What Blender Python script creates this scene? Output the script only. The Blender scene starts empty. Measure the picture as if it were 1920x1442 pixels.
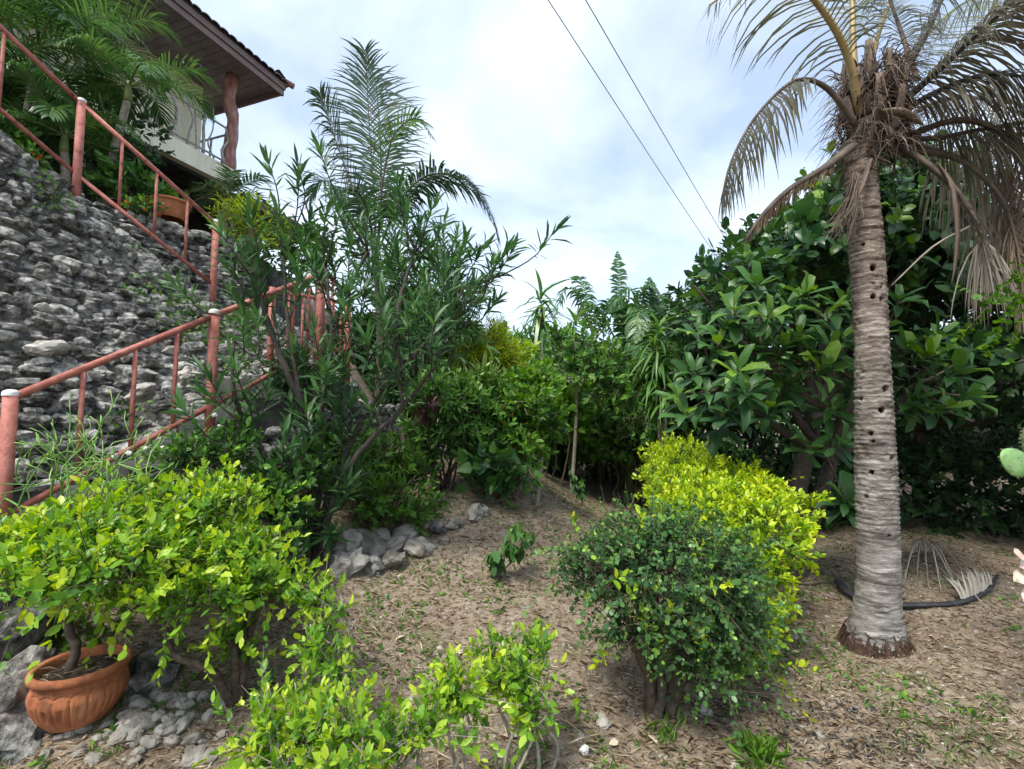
import bpy, math, random
import numpy as np
from mathutils import Vector, Matrix, noise as mnoise

R = math.radians
rng = np.random.default_rng(11)
random.seed(11)
sc = bpy.context.scene
COL = sc.collection

# ------------------------------------------------------------------ camera
F_PX, CX, CY, PITCH = 900.0, 960.0, 721.0, R(3.8)
CAM = np.array([0.0, 0.0, 1.6])
cam_d = bpy.data.cameras.new('camera')
cam_d.sensor_width = 36.0
cam_d.lens = F_PX / 1920 * 36.0
cam_d.clip_start = 0.05
cam_d.clip_end = 2000
cam = bpy.data.objects.new('camera', cam_d)
cam.location = CAM
cam.rotation_euler = (R(90) + PITCH, 0, 0)
COL.objects.link(cam)
sc.camera = cam

# ------------------------------------------------------------------ world and sun
SUN_EL, SUN_AZ = R(58), R(215)          # azimuth clockwise from +Y: behind the camera, to its left
world = bpy.data.worlds.new('World')
sc.world = world
world.use_nodes = True
wn, wl = world.node_tree.nodes, world.node_tree.links
wn.clear()
w_out = wn.new('ShaderNodeOutputWorld')
w_bg = wn.new('ShaderNodeBackground')
w_bg.inputs['Strength'].default_value = 0.12
sky = wn.new('ShaderNodeTexSky')
sky.sky_type = 'NISHITA'
sky.sun_disc = False
sky.sun_elevation = SUN_EL
sky.sun_rotation = SUN_AZ
sky.air_density = 1.0
sky.dust_density = 1.2
sky.ozone_density = 1.0
tc = wn.new('ShaderNodeTexCoord')
sep = wn.new('ShaderNodeSeparateXYZ')
wl.new(tc.outputs['Generated'], sep.inputs[0])
zz = wn.new('ShaderNodeMath'); zz.operation = 'MAXIMUM'; zz.inputs[1].default_value = 0.0
wl.new(sep.outputs['Z'], zz.inputs[0])
za = wn.new('ShaderNodeMath'); za.operation = 'ADD'; za.inputs[1].default_value = 0.28
wl.new(zz.outputs[0], za.inputs[0])
dx = wn.new('ShaderNodeMath'); dx.operation = 'DIVIDE'
dy = wn.new('ShaderNodeMath'); dy.operation = 'DIVIDE'
wl.new(sep.outputs['X'], dx.inputs[0]); wl.new(za.outputs[0], dx.inputs[1])
wl.new(sep.outputs['Y'], dy.inputs[0]); wl.new(za.outputs[0], dy.inputs[1])
cmb = wn.new('ShaderNodeCombineXYZ')
wl.new(dx.outputs[0], cmb.inputs[0]); wl.new(dy.outputs[0], cmb.inputs[1])
cn = wn.new('ShaderNodeTexNoise')
cn.inputs['Scale'].default_value = 1.7
cn.inputs['Detail'].default_value = 7.0
cn.inputs['Roughness'].default_value = 0.52
cn.inputs['Distortion'].default_value = 0.25
wl.new(cmb.outputs[0], cn.inputs['Vector'])
cr = wn.new('ShaderNodeValToRGB')
cr.color_ramp.elements[0].position = 0.38; cr.color_ramp.elements[0].color = (0.34, 0.34, 0.34, 1)
cr.color_ramp.elements[1].position = 0.66; cr.color_ramp.elements[1].color = (1, 1, 1, 1)
wl.new(cn.outputs['Fac'], cr.inputs[0])
cmix = wn.new('ShaderNodeMix'); cmix.data_type = 'RGBA'
wl.new(cr.outputs['Color'], cmix.inputs['Factor'])
wl.new(sky.outputs['Color'], cmix.inputs[6])
cmix.inputs[7].default_value = (4.3, 4.85, 5.55, 1)
wl.new(cmix.outputs[2], w_bg.inputs['Color'])
wl.new(w_bg.outputs[0], w_out.inputs['Surface'])

sun_d = bpy.data.lights.new('sun', 'SUN')
sun_d.energy = 2.4
sun_d.angle = R(14)
sun_d.color = (1.0, 0.95, 0.87)
sun = bpy.data.objects.new('sun', sun_d)
sdir = Vector((math.sin(SUN_AZ) * math.cos(SUN_EL), math.cos(SUN_AZ) * math.cos(SUN_EL), math.sin(SUN_EL)))
sun.rotation_euler = sdir.to_track_quat('Z', 'Y').to_euler()
sun.location = (0, 0, 30)
COL.objects.link(sun)

sc.view_settings.view_transform = 'Standard'
sc.view_settings.look = 'None'
sc.view_settings.exposure = 1.2
sc.view_settings.gamma = 1.0
sc.render.engine = 'CYCLES'
sc.cycles.use_denoising = True
sc.cycles.use_adaptive_sampling = True
sc.cycles.adaptive_threshold = 0.03
sc.cycles.max_bounces = 5
sc.cycles.diffuse_bounces = 3
sc.cycles.glossy_bounces = 2
sc.cycles.transmission_bounces = 4
sc.cycles.transparent_max_bounces = 4
sc.cycles.caustics_reflective = False
sc.cycles.caustics_refractive = False

# ------------------------------------------------------------------ maths helpers
def nrm(v):
    v = np.asarray(v, float)
    return v / (np.linalg.norm(v, axis=-1, keepdims=True) + 1e-12)

def ray(px, py):
    x = (px - CX) / F_PX; z = (CY - py) / F_PX
    c, s = math.cos(PITCH), math.sin(PITCH)
    return np.array([x, c - s * z, s + c * z])

def at(px, py, Y):
    r = ray(px, py)
    return CAM + r * (Y / r[1])

def sm(a, b, x):
    t = np.clip((np.asarray(x, float) - a) / (b - a), 0, 1)
    return t * t * (3 - 2 * t)

def ln(a, b, x):
    return np.clip((np.asarray(x, float) - a) / (b - a), 0, 1)

def dsd(x, y):
    x = np.asarray(x, float); y = np.asarray(y, float)
    d = (x + 3) * -.78 + (y - 2.9) * .625
    s = (x + 3) * .625 + (y - 2.9) * .78
    d2 = ((-1.75 - .1 * (y - 4.46)) - x) * 1.7
    return np.minimum(d, d2), s

def zl(s): return np.clip(.70 + .625 * np.asarray(s, float), .05, 1.95)
def zu(s): return np.clip(3.8 - .71 * (np.asarray(s, float) - .53), 2.9, 5.0)

def ds_xy(d, s):
    """world xy of a point d metres behind the stair line and s metres along it"""
    return np.array([-3 + .625 * s - .78 * d, 2.9 + .78 * s + .625 * d])

def wob(x, y):
    x = np.asarray(x, float); y = np.asarray(y, float)
    return (.035 * np.sin(1.7 * x + .6) * np.cos(1.3 * y) + .02 * np.sin(4.1 * x - 1.1 * y) * np.cos(3.3 * y + .7 * x)
            + .008 * np.sin(9.7 * x + 2.1 * y) * np.sin(8.3 * y - 3 * x) + .005 * np.sin(21 * x + 5) * np.sin(19 * y + 9 * x))

def H(x, y):
    x = np.asarray(x, float); y = np.asarray(y, float)
    g = .95 * sm(1.6, 6.5, y) * (1 - sm(-.5, 2.0, x)) * (1 - .55 * sm(6.8, 13, y)) + .2 * sm(8, 14, y)
    d, s = dsd(x, y)
    g = g + .30 * sm(-1.2, -.1, d) + wob(x, y)
    st = np.maximum(g, zl(s) - .17)
    f1 = st * (1 - ln(.9, 2.2, d)) + (zu(s) - .05) * ln(.9, 2.2, d)
    z = np.where(d < 0, g * (1 - sm(-.1, 0, d)) + st * sm(-.1, 0, d), np.where(d < .9, st, f1))
    z = np.where(d > 2.2, zu(s) - .15, z)
    top = np.maximum(4.12, zu(s) * 0 + 4.12)
    z = np.where(d > 3.05, (zu(s) - .15) * (1 - ln(3.05, 3.35, d)) + np.maximum(top, zu(s) - .1) * ln(3.05, 3.35, d), z)
    return z

def gh(x, y): return float(H(x, y))

def gnd(px, py):
    r = ray(px, py)
    r = r / r[1]
    for k in range(20, 900):
        Y = k * .02 * (1 + k * .002)
        p = CAM + r * Y
        if p[2] < gh(p[0], p[1]):
            return np.array([p[0], p[1], gh(p[0], p[1])])
    return CAM + r * 20

def onground(x, y, dz=0.0): return np.array([x, y, gh(x, y) + dz])

# ------------------------------------------------------------------ scene helpers
LOC = {}
def base_of(o): return LOC.get(o.name, np.zeros(3))

def tag(o, label, cat, group=None, kind=None):
    if label: o['label'] = label
    if cat: o['category'] = cat
    if group: o['group'] = group
    if kind: o['kind'] = kind
    return o

def thing(name, label, cat, loc, group=None):
    o = bpy.data.objects.new(name, None)
    o.empty_display_size = .1
    o.location = [float(c) for c in loc]
    COL.objects.link(o)
    LOC[o.name] = np.array(loc, float)
    return tag(o, label, cat, group)

def mk_mesh(name, V, T=None, Q=None, mat=None, tint=None, smooth=False, midx=None):
    me = bpy.data.meshes.new(name)
    V = np.asarray(V, np.float32)
    parts, counts = [], []
    nq = 0 if Q is None else len(Q); nt = 0 if T is None else len(T)
    if nq: parts.append(np.asarray(Q, np.int32).ravel()); counts += [4] * nq
    if nt: parts.append(np.asarray(T, np.int32).ravel()); counts += [3] * nt
    loops = np.concatenate(parts)
    counts = np.array(counts, np.int32)
    starts = np.concatenate([[0], np.cumsum(counts)[:-1]]).astype(np.int32)
    me.vertices.add(len(V)); me.vertices.foreach_set('co', V.ravel())
    me.loops.add(len(loops)); me.loops.foreach_set('vertex_index', loops)
    me.polygons.add(len(counts)); me.polygons.foreach_set('loop_start', starts)
    if mat is not None:
        for m in (mat if isinstance(mat, (list, tuple)) else [mat]): me.materials.append(m)
    if midx is not None: me.polygons.foreach_set('material_index', np.asarray(midx, np.int32))
    me.polygons.foreach_set('use_smooth', np.full(len(counts), bool(smooth)))
    if tint is not None:
        a = me.attributes.new('tint', 'FLOAT', 'POINT')
        a.data.foreach_set('value', np.asarray(tint, np.float32))
    me.update(calc_edges=True)
    return me

def put(name, me, parent=None, loc=(0, 0, 0)):
    o = bpy.data.objects.new(name, me)
    COL.objects.link(o)
    if parent is not None:
        o.parent = parent
        LOC[o.name] = base_of(parent)
    else:
        LOC[o.name] = np.array(loc, float)
    o.location = [float(c) for c in loc] if parent is None else (0, 0, 0)
    return o

class MB:
    """collects geometry in world coordinates, links it as one mesh"""
    def __init__(s): s.V = []; s.Q = []; s.T = []; s.n = 0; s.tint = []
    def add(s, V, T=None, Q=None, tint=0.5):
        V = np.asarray(V, float).reshape(-1, 3)
        if T is not None and len(T): s.T.append(np.asarray(T, int) + s.n)
        if Q is not None and len(Q): s.Q.append(np.asarray(Q, int) + s.n)
        s.V.append(V); s.n += len(V)
        s.tint.append(np.broadcast_to(np.asarray(tint, float), (len(V),)))
        return s
    def tube(s, pts, rad, k=8, tint=.5, cap=True, flat=1.0):
        P = np.asarray(pts, float); n = len(P)
        rad = np.broadcast_to(np.asarray(rad, float), (n,))
        tg = nrm(np.gradient(P, axis=0))
        u = np.cross(tg[0], [0, 0, 1.0])
        if np.linalg.norm(u) < 1e-3: u = np.cross(tg[0], [0, 1.0, 0])
        u = nrm(u)
        a = np.arange(k) / k * 2 * math.pi
        V = np.zeros((n, k, 3))
        for i in range(n):
            u = nrm(u - tg[i] * np.dot(u, tg[i])); w = np.cross(tg[i], u)
            V[i] = P[i] + rad[i] * (np.cos(a)[:, None] * u + flat * np.sin(a)[:, None] * w)
        i, j = np.meshgrid(np.arange(n - 1), np.arange(k), indexing='ij')
        jn = (j + 1) % k
        Q = np.stack([i * k + j, i * k + jn, (i + 1) * k + jn, (i + 1) * k + j], -1).reshape(-1, 4)
        V = V.reshape(-1, 3); T = None
        if cap:
            V = np.vstack([V, P[0], P[-1]]); b, t = n * k, n * k + 1
            j = np.arange(k); jn = (j + 1) % k
            T = np.vstack([np.stack([np.full(k, b), jn, j], -1), np.stack([np.full(k, t), (n - 1) * k + j, (n - 1) * k + jn], -1)])
        return s.add(V, T, Q, tint)
    def box(s, c, sx, sy, sz, ax=None, tint=.5):
        """box about centre c, half sizes, ax = 3 unit axes"""
        A = np.eye(3) if ax is None else np.asarray(ax, float)
        co = np.array([[i, j, k] for i in (-1, 1) for j in (-1, 1) for k in (-1, 1)], float) * [sx, sy, sz]
        Q = [[0, 1, 3, 2], [4, 6, 7, 5], [0, 4, 5, 1], [2, 3, 7, 6], [0, 2, 6, 4], [1, 5, 7, 3]]
        return s.add(np.asarray(c, float) + co @ A, None, Q, tint)
    def lathe(s, prof, c, k=32, tint=.5, fn=None):
        prof = np.asarray(prof, float); n = len(prof)
        a = np.arange(k) / k * 2 * math.pi
        V = np.zeros((n, k, 3))
        V[..., 0] = prof[:, :1] * np.cos(a); V[..., 1] = prof[:, :1] * np.sin(a); V[..., 2] = prof[:, 1:2]
        if fn is not None: V = fn(V, a)
        i, j = np.meshgrid(np.arange(n - 1), np.arange(k), indexing='ij'); jn = (j + 1) % k
        Q = np.stack([i * k + j, i * k + jn, (i + 1) * k + jn, (i + 1) * k + j], -1).reshape(-1, 4)
        return s.add(V.reshape(-1, 3) + np.asarray(c), None, Q, tint)
    def scaled(s, k, off):
        s.V = [v * k + np.asarray(off) for v in s.V]; return s
    def build(s, name, mat, parent=None, smooth=True, loc=(0, 0, 0), kind=None):
        b = base_of(parent) if parent is not None else np.asarray(loc, float)
        V = np.vstack(s.V) - b
        me = mk_mesh(name, V, np.vstack(s.T) if s.T else None, np.vstack(s.Q) if s.Q else None, mat, np.concatenate(s.tint), smooth)
        o = put(name, me, parent, loc)
        if kind: o['kind'] = kind
        return o

def spline(pts, n):
    """Catmull-Rom through the points"""
    P = np.asarray(pts, float)
    if len(P) == 2: return P[0] + (P[1] - P[0]) * np.linspace(0, 1, n)[:, None]
    E = np.vstack([2 * P[0] - P[1], P, 2 * P[-1] - P[-2]])
    L = np.concatenate([[0], np.cumsum(np.linalg.norm(np.diff(P, axis=0), axis=1))]); L /= L[-1]
    out = []
    for t in np.linspace(0, 1, n):
        k = min(max(np.searchsorted(L, t, 'right') - 1, 0), len(P) - 2)
        u = (t - L[k]) / (L[k + 1] - L[k] + 1e-9)
        a, b, c, d = E[k:k + 4]
        out.append(.5 * (2 * b + (c - a) * u + (2 * a - 5 * b + 4 * c - d) * u * u + (3 * b - a - 3 * c + d) * u ** 3))
    return np.array(out)

# ------------------------------------------------------------------ materials
def new_mat(name):
    m = bpy.data.materials.new(name); m.use_nodes = True
    nt = m.node_tree; nt.nodes.clear()
    o = nt.nodes.new('ShaderNodeOutputMaterial'); b = nt.nodes.new('ShaderNodeBsdfPrincipled')
    nt.links.new(b.outputs[0], o.inputs[0])
    return m, nt, b, o

def rgba(c): return (c[0], c[1], c[2], 1)

def ramp(nt, cols, pos=None):
    r = nt.nodes.new('ShaderNodeValToRGB'); e = r.color_ramp.elements
    n = len(cols); pos = pos or [i / (n - 1) for i in range(n)]
    e[0].position = pos[0]; e[0].color = rgba(cols[0]); e[1].position = pos[-1]; e[1].color = rgba(cols[-1])
    for p, c in list(zip(pos, cols))[1:-1]:
        x = e.new(p); x.color = rgba(c)
    return r

def leafmat(name, cols, trans=.3, rough=.42, spec=.45, vein=0.0):
    """leaf: colour by the leaf's own age/tint, light shining through"""
    m, nt, b, o = new_mat(name)
    N, Lk = nt.nodes, nt.links
    at_ = N.new('ShaderNodeAttribute'); at_.attribute_name = 'tint'
    ns = N.new('ShaderNodeTexNoise'); ns.inputs['Scale'].default_value = 9; ns.inputs['Detail'].default_value = 3
    geo = N.new('ShaderNodeNewGeometry'); Lk.new(geo.outputs['Position'], ns.inputs['Vector'])
    ad = N.new('ShaderNodeMath'); ad.operation = 'MULTIPLY_ADD'; ad.inputs[1].default_value = .34; ad.inputs[2].default_value = -.17
    Lk.new(ns.outputs['Fac'], ad.inputs[0])
    sm_ = N.new('ShaderNodeMath'); sm_.operation = 'ADD'; Lk.new(ad.outputs[0], sm_.inputs[0]); Lk.new(at_.outputs['Fac'], sm_.inputs[1])
    r = ramp(nt, cols); Lk.new(sm_.outputs[0], r.inputs[0])
    sp = N.new('ShaderNodeTexNoise'); sp.inputs['Scale'].default_value = 48; sp.inputs['Detail'].default_value = 4; Lk.new(geo.outputs['Position'], sp.inputs['Vector'])
    sr = ramp(nt, [(0, 0, 0), (.6, .6, .6)], [.64, .74]); Lk.new(sp.outputs['Fac'], sr.inputs[0])
    mb_ = N.new('ShaderNodeMix'); mb_.data_type = 'RGBA'; Lk.new(sr.outputs[0], mb_.inputs['Factor']); Lk.new(r.outputs[0], mb_.inputs[6]); mb_.inputs[7].default_value = (.16, .11, .035, 1)
    Lk.new(mb_.outputs[2], b.inputs['Base Color'])
    b.inputs['Roughness'].default_value = rough
    b.inputs['Specular IOR Level'].default_value = spec
    tr = N.new('ShaderNodeBsdfTranslucent')
    hs = N.new('ShaderNodeHueSaturation'); hs.inputs['Saturation'].default_value = 1.1; hs.inputs['Value'].default_value = 1.5; hs.inputs['Hue'].default_value = .488
    Lk.new(mb_.outputs[2], hs.inputs['Color']); Lk.new(hs.outputs[0], tr.inputs['Color'])
    mx = N.new('ShaderNodeMixShader'); mx.inputs[0].default_value = trans
    Lk.new(b.outputs[0], mx.inputs[1]); Lk.new(tr.outputs[0], mx.inputs[2]); Lk.new(mx.outputs[0], o.inputs[0])
    return m

def surf(name, cols, scale=6, detail=6, rough=.8, bump=.3, bscale=None, pos=None, spec=.3, stretch=(1, 1, 1), rnd=0.0, dist=.01):
    """noise-mottled surface; rnd mixes a value of its own into each object"""
    m, nt, b, o = new_mat(name)
    N, Lk = nt.nodes, nt.links
    tcn = N.new('ShaderNodeTexCoord'); mp = N.new('ShaderNodeMapping'); mp.inputs['Scale'].default_value = stretch
    geo = N.new('ShaderNodeNewGeometry')
    Lk.new(geo.outputs['Position'], mp.inputs['Vector'])
    ns = N.new('ShaderNodeTexNoise'); ns.inputs['Scale'].default_value = scale; ns.inputs['Detail'].default_value = detail; ns.inputs['Roughness'].default_value = .62
    Lk.new(mp.outputs[0], ns.inputs['Vector'])
    r = ramp(nt, cols, pos or [.28 + .44 * i / (len(cols) - 1) for i in range(len(cols))])
    src = ns.outputs['Fac']
    if rnd:
        oi = N.new('ShaderNodeObjectInfo'); at_ = N.new('ShaderNodeAttribute'); at_.attribute_name = 'tint'
        a0 = N.new('ShaderNodeMath'); a0.operation = 'ADD'; Lk.new(oi.outputs['Random'], a0.inputs[0]); Lk.new(at_.outputs['Fac'], a0.inputs[1])
        fr = N.new('ShaderNodeMath'); fr.operation = 'FRACT'; Lk.new(a0.outputs[0], fr.inputs[0])
        a1 = N.new('ShaderNodeMath'); a1.operation = 'MULTIPLY_ADD'; a1.inputs[1].default_value = rnd; a1.inputs[2].default_value = -rnd / 2
        Lk.new(fr.outputs[0], a1.inputs[0])
        a2 = N.new('ShaderNodeMath'); a2.operation = 'ADD'; Lk.new(a1.outputs[0], a2.inputs[0]); Lk.new(src, a2.inputs[1]); src = a2.outputs[0]
    Lk.new(src, r.inputs[0]); Lk.new(r.outputs[0], b.inputs['Base Color'])
    b.inputs['Roughness'].default_value = rough; b.inputs['Specular IOR Level'].default_value = spec
    if bump:
        n2 = N.new('ShaderNodeTexNoise'); n2.inputs['Scale'].default_value = bscale or scale * 4; n2.inputs['Detail'].default_value = 6; n2.inputs['Roughness'].default_value = .65
        Lk.new(mp.outputs[0], n2.inputs['Vector'])
        bp = N.new('ShaderNodeBump'); bp.inputs['Strength'].default_value = bump; bp.inputs['Distance'].default_value = dist
        Lk.new(n2.outputs['Fac'], bp.inputs['Height']); Lk.new(bp.outputs[0], b.inputs['Normal'])
    return m

M = {}
M['duranta'] = leafmat('gold_leaf', [(.05, .14, .018), (.125, .29, .026), (.26, .44, .035), (.47, .58, .045)], .38, .4)
M['hedge'] = leafmat('gold_hedge_leaf', [(.05, .14, .012), (.14, .30, .014), (.32, .48, .016), (.50, .58, .018)], .38, .4)
M['boxleaf'] = leafmat('small_dark_leaf', [(.024, .075, .022), (.045, .125, .036), (.08, .19, .045), (.24, .40, .035)], .25, .42, .45)
M['oleander'] = leafmat('oleander_leaf', [(.03, .08, .028), (.048, .125, .038), (.072, .175, .048), (.14, .28, .055)], .28, .45, .4)
M['bigleaf'] = leafmat('rosette_leaf', [(.022, .068, .022), (.036, .105, .026), (.058, .15, .03), (.17, .30, .03)], .24, .46, .35)
M['almond'] = leafmat('tree_leaf', [(.018, .06, .022), (.035, .10, .03), (.06, .15, .028), (.17, .30, .02)], .25, .38, .5)
M['green'] = leafmat('green_leaf', [(.026, .08, .02), (.048, .135, .028), (.08, .20, .032), (.15, .30, .04)], .27, .45, .4)
M['lightgreen'] = leafmat('light_leaf', [(.04, .11, .014), (.075, .19, .018), (.12, .27, .022), (.21, .37, .03)], .3, .45, .4)
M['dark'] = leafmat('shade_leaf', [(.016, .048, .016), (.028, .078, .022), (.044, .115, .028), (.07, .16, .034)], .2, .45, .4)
M['banana'] = leafmat('banana_leaf', [(.03, .09, .03), (.05, .13, .04), (.08, .18, .05), (.16, .27, .06)], .3, .4, .5)
M['dracaena'] = leafmat('dracaena_leaf', [(.04, .12, .025), (.07, .17, .03), (.12, .24, .05), (.28, .38, .12)], .28, .36, .5)
M['palmleaf'] = leafmat('palm_leaflet', [(.03, .075, .022), (.045, .11, .03), (.07, .155, .04), (.13, .23, .05)], .3, .4, .45)
M['arecaleaf'] = leafmat('grey_palm_leaflet', [(.03, .055, .03), (.045, .085, .04), (.06, .115, .045), (.11, .17, .06)], .25, .42, .4)
M['cocoleaf'] = leafmat('coconut_leaflet', [(.095, .08, .062), (.115, .11, .07), (.13, .145, .07), (.17, .20, .07)], .3, .42, .4)
M['dryleaf'] = leafmat('dry_leaflet', [(.10, .07, .045), (.17, .125, .085), (.25, .20, .145), (.34, .29, .22)], .22, .7, .2)
M['greyfrond'] = leafmat('grey_dead_leaflet', [(.16, .135, .11), (.24, .21, .17), (.32, .29, .24), (.42, .39, .33)], .18, .7, .2)
M['feather'] = leafmat('feathery_leaf', [(.15, .23, .025), (.22, .32, .03), (.30, .41, .035), (.40, .48, .05)], .35, .5, .3)
M['pencil'] = leafmat('pencil_stem', [(.07, .17, .05), (.11, .24, .06), (.16, .32, .07), (.26, .42, .08)], .05, .4, .5)
M['cactus'] = surf('cactus_skin', [(.10, .24, .08), (.18, .36, .12), (.26, .44, .16)], 9, 4, .5, .2, 60)
M['redleaf'] = leafmat('dark_red_leaf', [(.02, .011, .011), (.035, .016, .016), (.055, .022, .02), (.08, .035, .025)], .2, .45, .4)
M['flower'] = leafmat('orange_petal', [(.55, .10, .015), (.65, .16, .02), (.7, .22, .03), (.75, .32, .05)], .35, .6, .2)
M['varieg'] = surf('variegated_leaf', [(.10, .22, .07), (.50, .36, .28), (.66, .55, .42), (.60, .32, .30)], 14, 2, .45, .05, pos=[.38, .46, .56, .66])
M['stem'] = surf('bark_brown', [(.05, .036, .026), (.10, .075, .055), (.17, .135, .10)], 30, 5, .85, .5, 90)
M['stemgrey'] = surf('bark_pale', [(.16, .14, .11), (.27, .24, .19), (.38, .34, .28)], 25, 5, .85, .4, 80)
M['stemdark'] = surf('bark_dark', [(.03, .026, .022), (.055, .046, .038), (.09, .075, .06)], 22, 5, .9, .5, 80)
M['terracotta'] = surf('terracotta', [(.16, .06, .03), (.33, .115, .05), (.43, .16, .07), (.52, .25, .14)], 6, 10, .85, .5, 70, pos=[.34, .44, .55, .68], stretch=(1, 1, .6))
M['potsoil'] = surf('pot_soil', [(.02, .014, .01), (.045, .032, .022), (.08, .06, .04)], 40, 5, .95, 1, 120)
M['railpaint'] = surf('rail_paint', [(.08, .035, .025), (.27, .088, .065), (.37, .125, .095), (.46, .19, .155)], 14, 10, .6, .5, 60, pos=[.32, .38, .5, .68], spec=.35)
M['whitecap'] = surf('white_cap', [(.55, .54, .5), (.72, .71, .68)], 20, 4, .6, .1)
M['concrete'] = surf('dark_concrete', [(.03, .03, .03), (.06, .06, .058), (.12, .115, .105)], 8, 8, .9, .4, 60)
M['limestone'] = surf('rubble_stone', [(.045, .043, .038), (.145, .141, .128), (.31, .30, .275), (.60, .585, .54)], 16, 11, .95, 1.0, 40, pos=[.33, .44, .54, .66], rnd=.22, dist=.05)
M['palestone'] = surf('pale_stone', [(.13, .115, .095), (.30, .275, .235), (.46, .43, .38)], 9, 8, .9, .8, 40, rnd=.3, dist=.015)
M['mortar'] = surf('rubble_core', [(.03, .03, .026), (.085, .082, .072), (.19, .182, .165)], 12, 8, .95, 1, 45, dist=.03)
M['wallcream'] = surf('cream_render', [(.46, .43, .33), (.64, .61, .47), (.72, .69, .55)], 5, 8, .8, .1, pos=[.25, .42, .7], stretch=(1, 1, .18))
M['soffit'] = surf('soffit_board', [(.14, .11, .125), (.19, .15, .17), (.24, .19, .21)], 4, 5, .6, .1, rnd=.15)
M['fascia'] = surf('fascia_board', [(.14, .10, .10), (.20, .15, .145)], 4, 5, .6, .1)
M['tile'] = surf('roof_tile', [(.045, .035, .04), (.085, .07, .075), (.13, .11, .11)], 7, 6, .7, .3, rnd=.2)
M['ridge'] = surf('ridge_cap', [(.20, .09, .075), (.30, .15, .12)], 7, 6, .7, .2)
M['redwood'] = surf('red_post', [(.16, .07, .055), (.28, .13, .105), (.42, .27, .23)], 12, 6, .7, .4, 60, stretch=(1, 1, .35))
M['drift'] = surf('driftwood', [(.16, .14, .13), (.30, .27, .25), (.5, .47, .44)], 14, 6, .8, .3)
M['darkwood'] = surf('dark_timber', [(.012, .010, .010), (.024, .02, .02), (.04, .034, .032)], 5, 5, .8, .2)
M['timber'] = surf('brown_timber', [(.14, .095, .055), (.22, .16, .10)], 12, 5, .75, .3, stretch=(1, 1, .3))
M['thatch'] = surf('old_roof', [(.05, .042, .035), (.09, .078, .065), (.15, .13, .11)], 12, 7, .95, .8, 50)
M['bamboo'] = surf('old_bamboo', [(.045, .034, .028), (.085, .066, .055), (.14, .115, .095)], 9, 6, .85, .4, rnd=.35)
M['wire'] = surf('cable', [(.16, .17, .15), (.22, .23, .2)], 5, 2, .6, 0)
M['blackrib'] = surf('black_midrib', [(.012, .012, .014), (.03, .03, .034), (.06, .06, .066)], 14, 6, .6, .4, 70)
M['fibre'] = leafmat('palm_fibre', [(.045, .03, .024), (.085, .062, .048), (.15, .115, .09), (.26, .215, .175)], .05, .85, .2)
M['boot'] = surf('frond_base', [(.085, .058, .042), (.17, .125, .095), (.28, .225, .18)], 9, 7, .85, .6, 60, stretch=(1, 1, .4))
M['petiole'] = surf('petiole_yellow', [(.24, .17, .07), (.34, .25, .11), (.40, .33, .17)], 6, 5, .5, .1)
M['rachis'] = surf('rachis_brown', [(.055, .042, .034), (.10, .078, .06), (.17, .135, .10)], 9, 6, .65, .25)
M['rachisgreen'] = surf('rachis_green', [(.08, .11, .035), (.13, .17, .05), (.2, .23, .08)], 9, 6, .55, .15)
M['roots'] = surf('root_mat', [(.045, .026, .018), (.085, .05, .035), (.14, .09, .065)], 40, 6, .95, 1, 90, dist=.02)
M['straw'] = leafmat('straw', [(.10, .072, .047), (.24, .185, .12), (.41, .335, .225), (.58, .51, .37)], .1, .8, .15)
M['litter'] = leafmat('litter', [(.07, .04, .022), (.13, .08, .048), (.23, .15, .09), (.36, .28, .18)], .1, .8, .15)
M['weed'] = leafmat('weed_leaf', [(.03, .09, .014), (.055, .15, .02), (.10, .23, .025), (.17, .32, .03)], .3, .5, .3)
M['moss'] = leafmat('creeper_leaf', [(.025, .075, .01), (.045, .125, .014), (.075, .18, .018), (.13, .26, .025)], .25, .5, .3)

# ------------------------------------------------------------------ leaves
def tpl_oval(w=.26, fold=.05, droop=.12, wide=.45):
    """eight corners, folded on the midrib, tip bent down; length along y"""
    a, b = wide * .72, wide + .28
    V = np.array([[0, 0, 0], [0, a, -fold * .6 + 0], [0, b, -fold - droop * .35], [0, 1, -droop],
                  [-w, a, .0], [-w * .82, b, -droop * .3], [w, a, .0], [w * .82, b, -droop * .3]])
    T = np.array([[0, 6, 1], [0, 1, 4], [2, 7, 3], [5, 2, 3], [1, 6, 7], [1, 7, 2], [4, 1, 2], [4, 2, 5]])
    return V, T

def tpl_diamond(w=.25, droop=.1):
    V = np.array([[0, 0, 0], [w, .48, .02], [0, 1, -droop], [-w, .48, .02]])
    return V, np.array([[0, 1, 2], [0, 2, 3]])

def tpl_strap(w=.06, droop=.55, n=5):
    t = np.linspace(0, 1, n)
    ww = w * np.array([.7, 1, 1, .8, .05]) if n == 5 else w * np.sin(np.pi * (t * .85 + .12))
    V = []
    for i in range(n):
        z = -droop * t[i] ** 2; y = t[i] * (1 - .25 * droop * t[i])
        V += [[-ww[i], y, z], [ww[i], y, z]]
    T = []
    for i in range(n - 1):
        a = 2 * i; T += [[a, a + 1, a + 3], [a, a + 3, a + 2]]
    return np.array(V), np.array(T)

TP = {
    'oval': tpl_oval(.25, .05, .14), 'round': tpl_oval(.36, .04, .10, .5), 'lance': tpl_oval(.085, .02, .14, .42),
    'obov': tpl_oval(.19, .045, .20, .62), 'broad': tpl_oval(.33, .05, .22, .55), 'dia': tpl_diamond(.27, .12), 'dialong': tpl_diamond(.13, .15),
    'needle': tpl_diamond(.035, .1), 'strap': tpl_strap(.055, .6), 'strapup': tpl_strap(.05, .25), 'heart': tpl_oval(.40, .06, .25, .36)}

def leaf_basis(D, N):
    X = nrm(np.cross(D, N)); Z = np.cross(X, D)
    return X, Z

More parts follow.
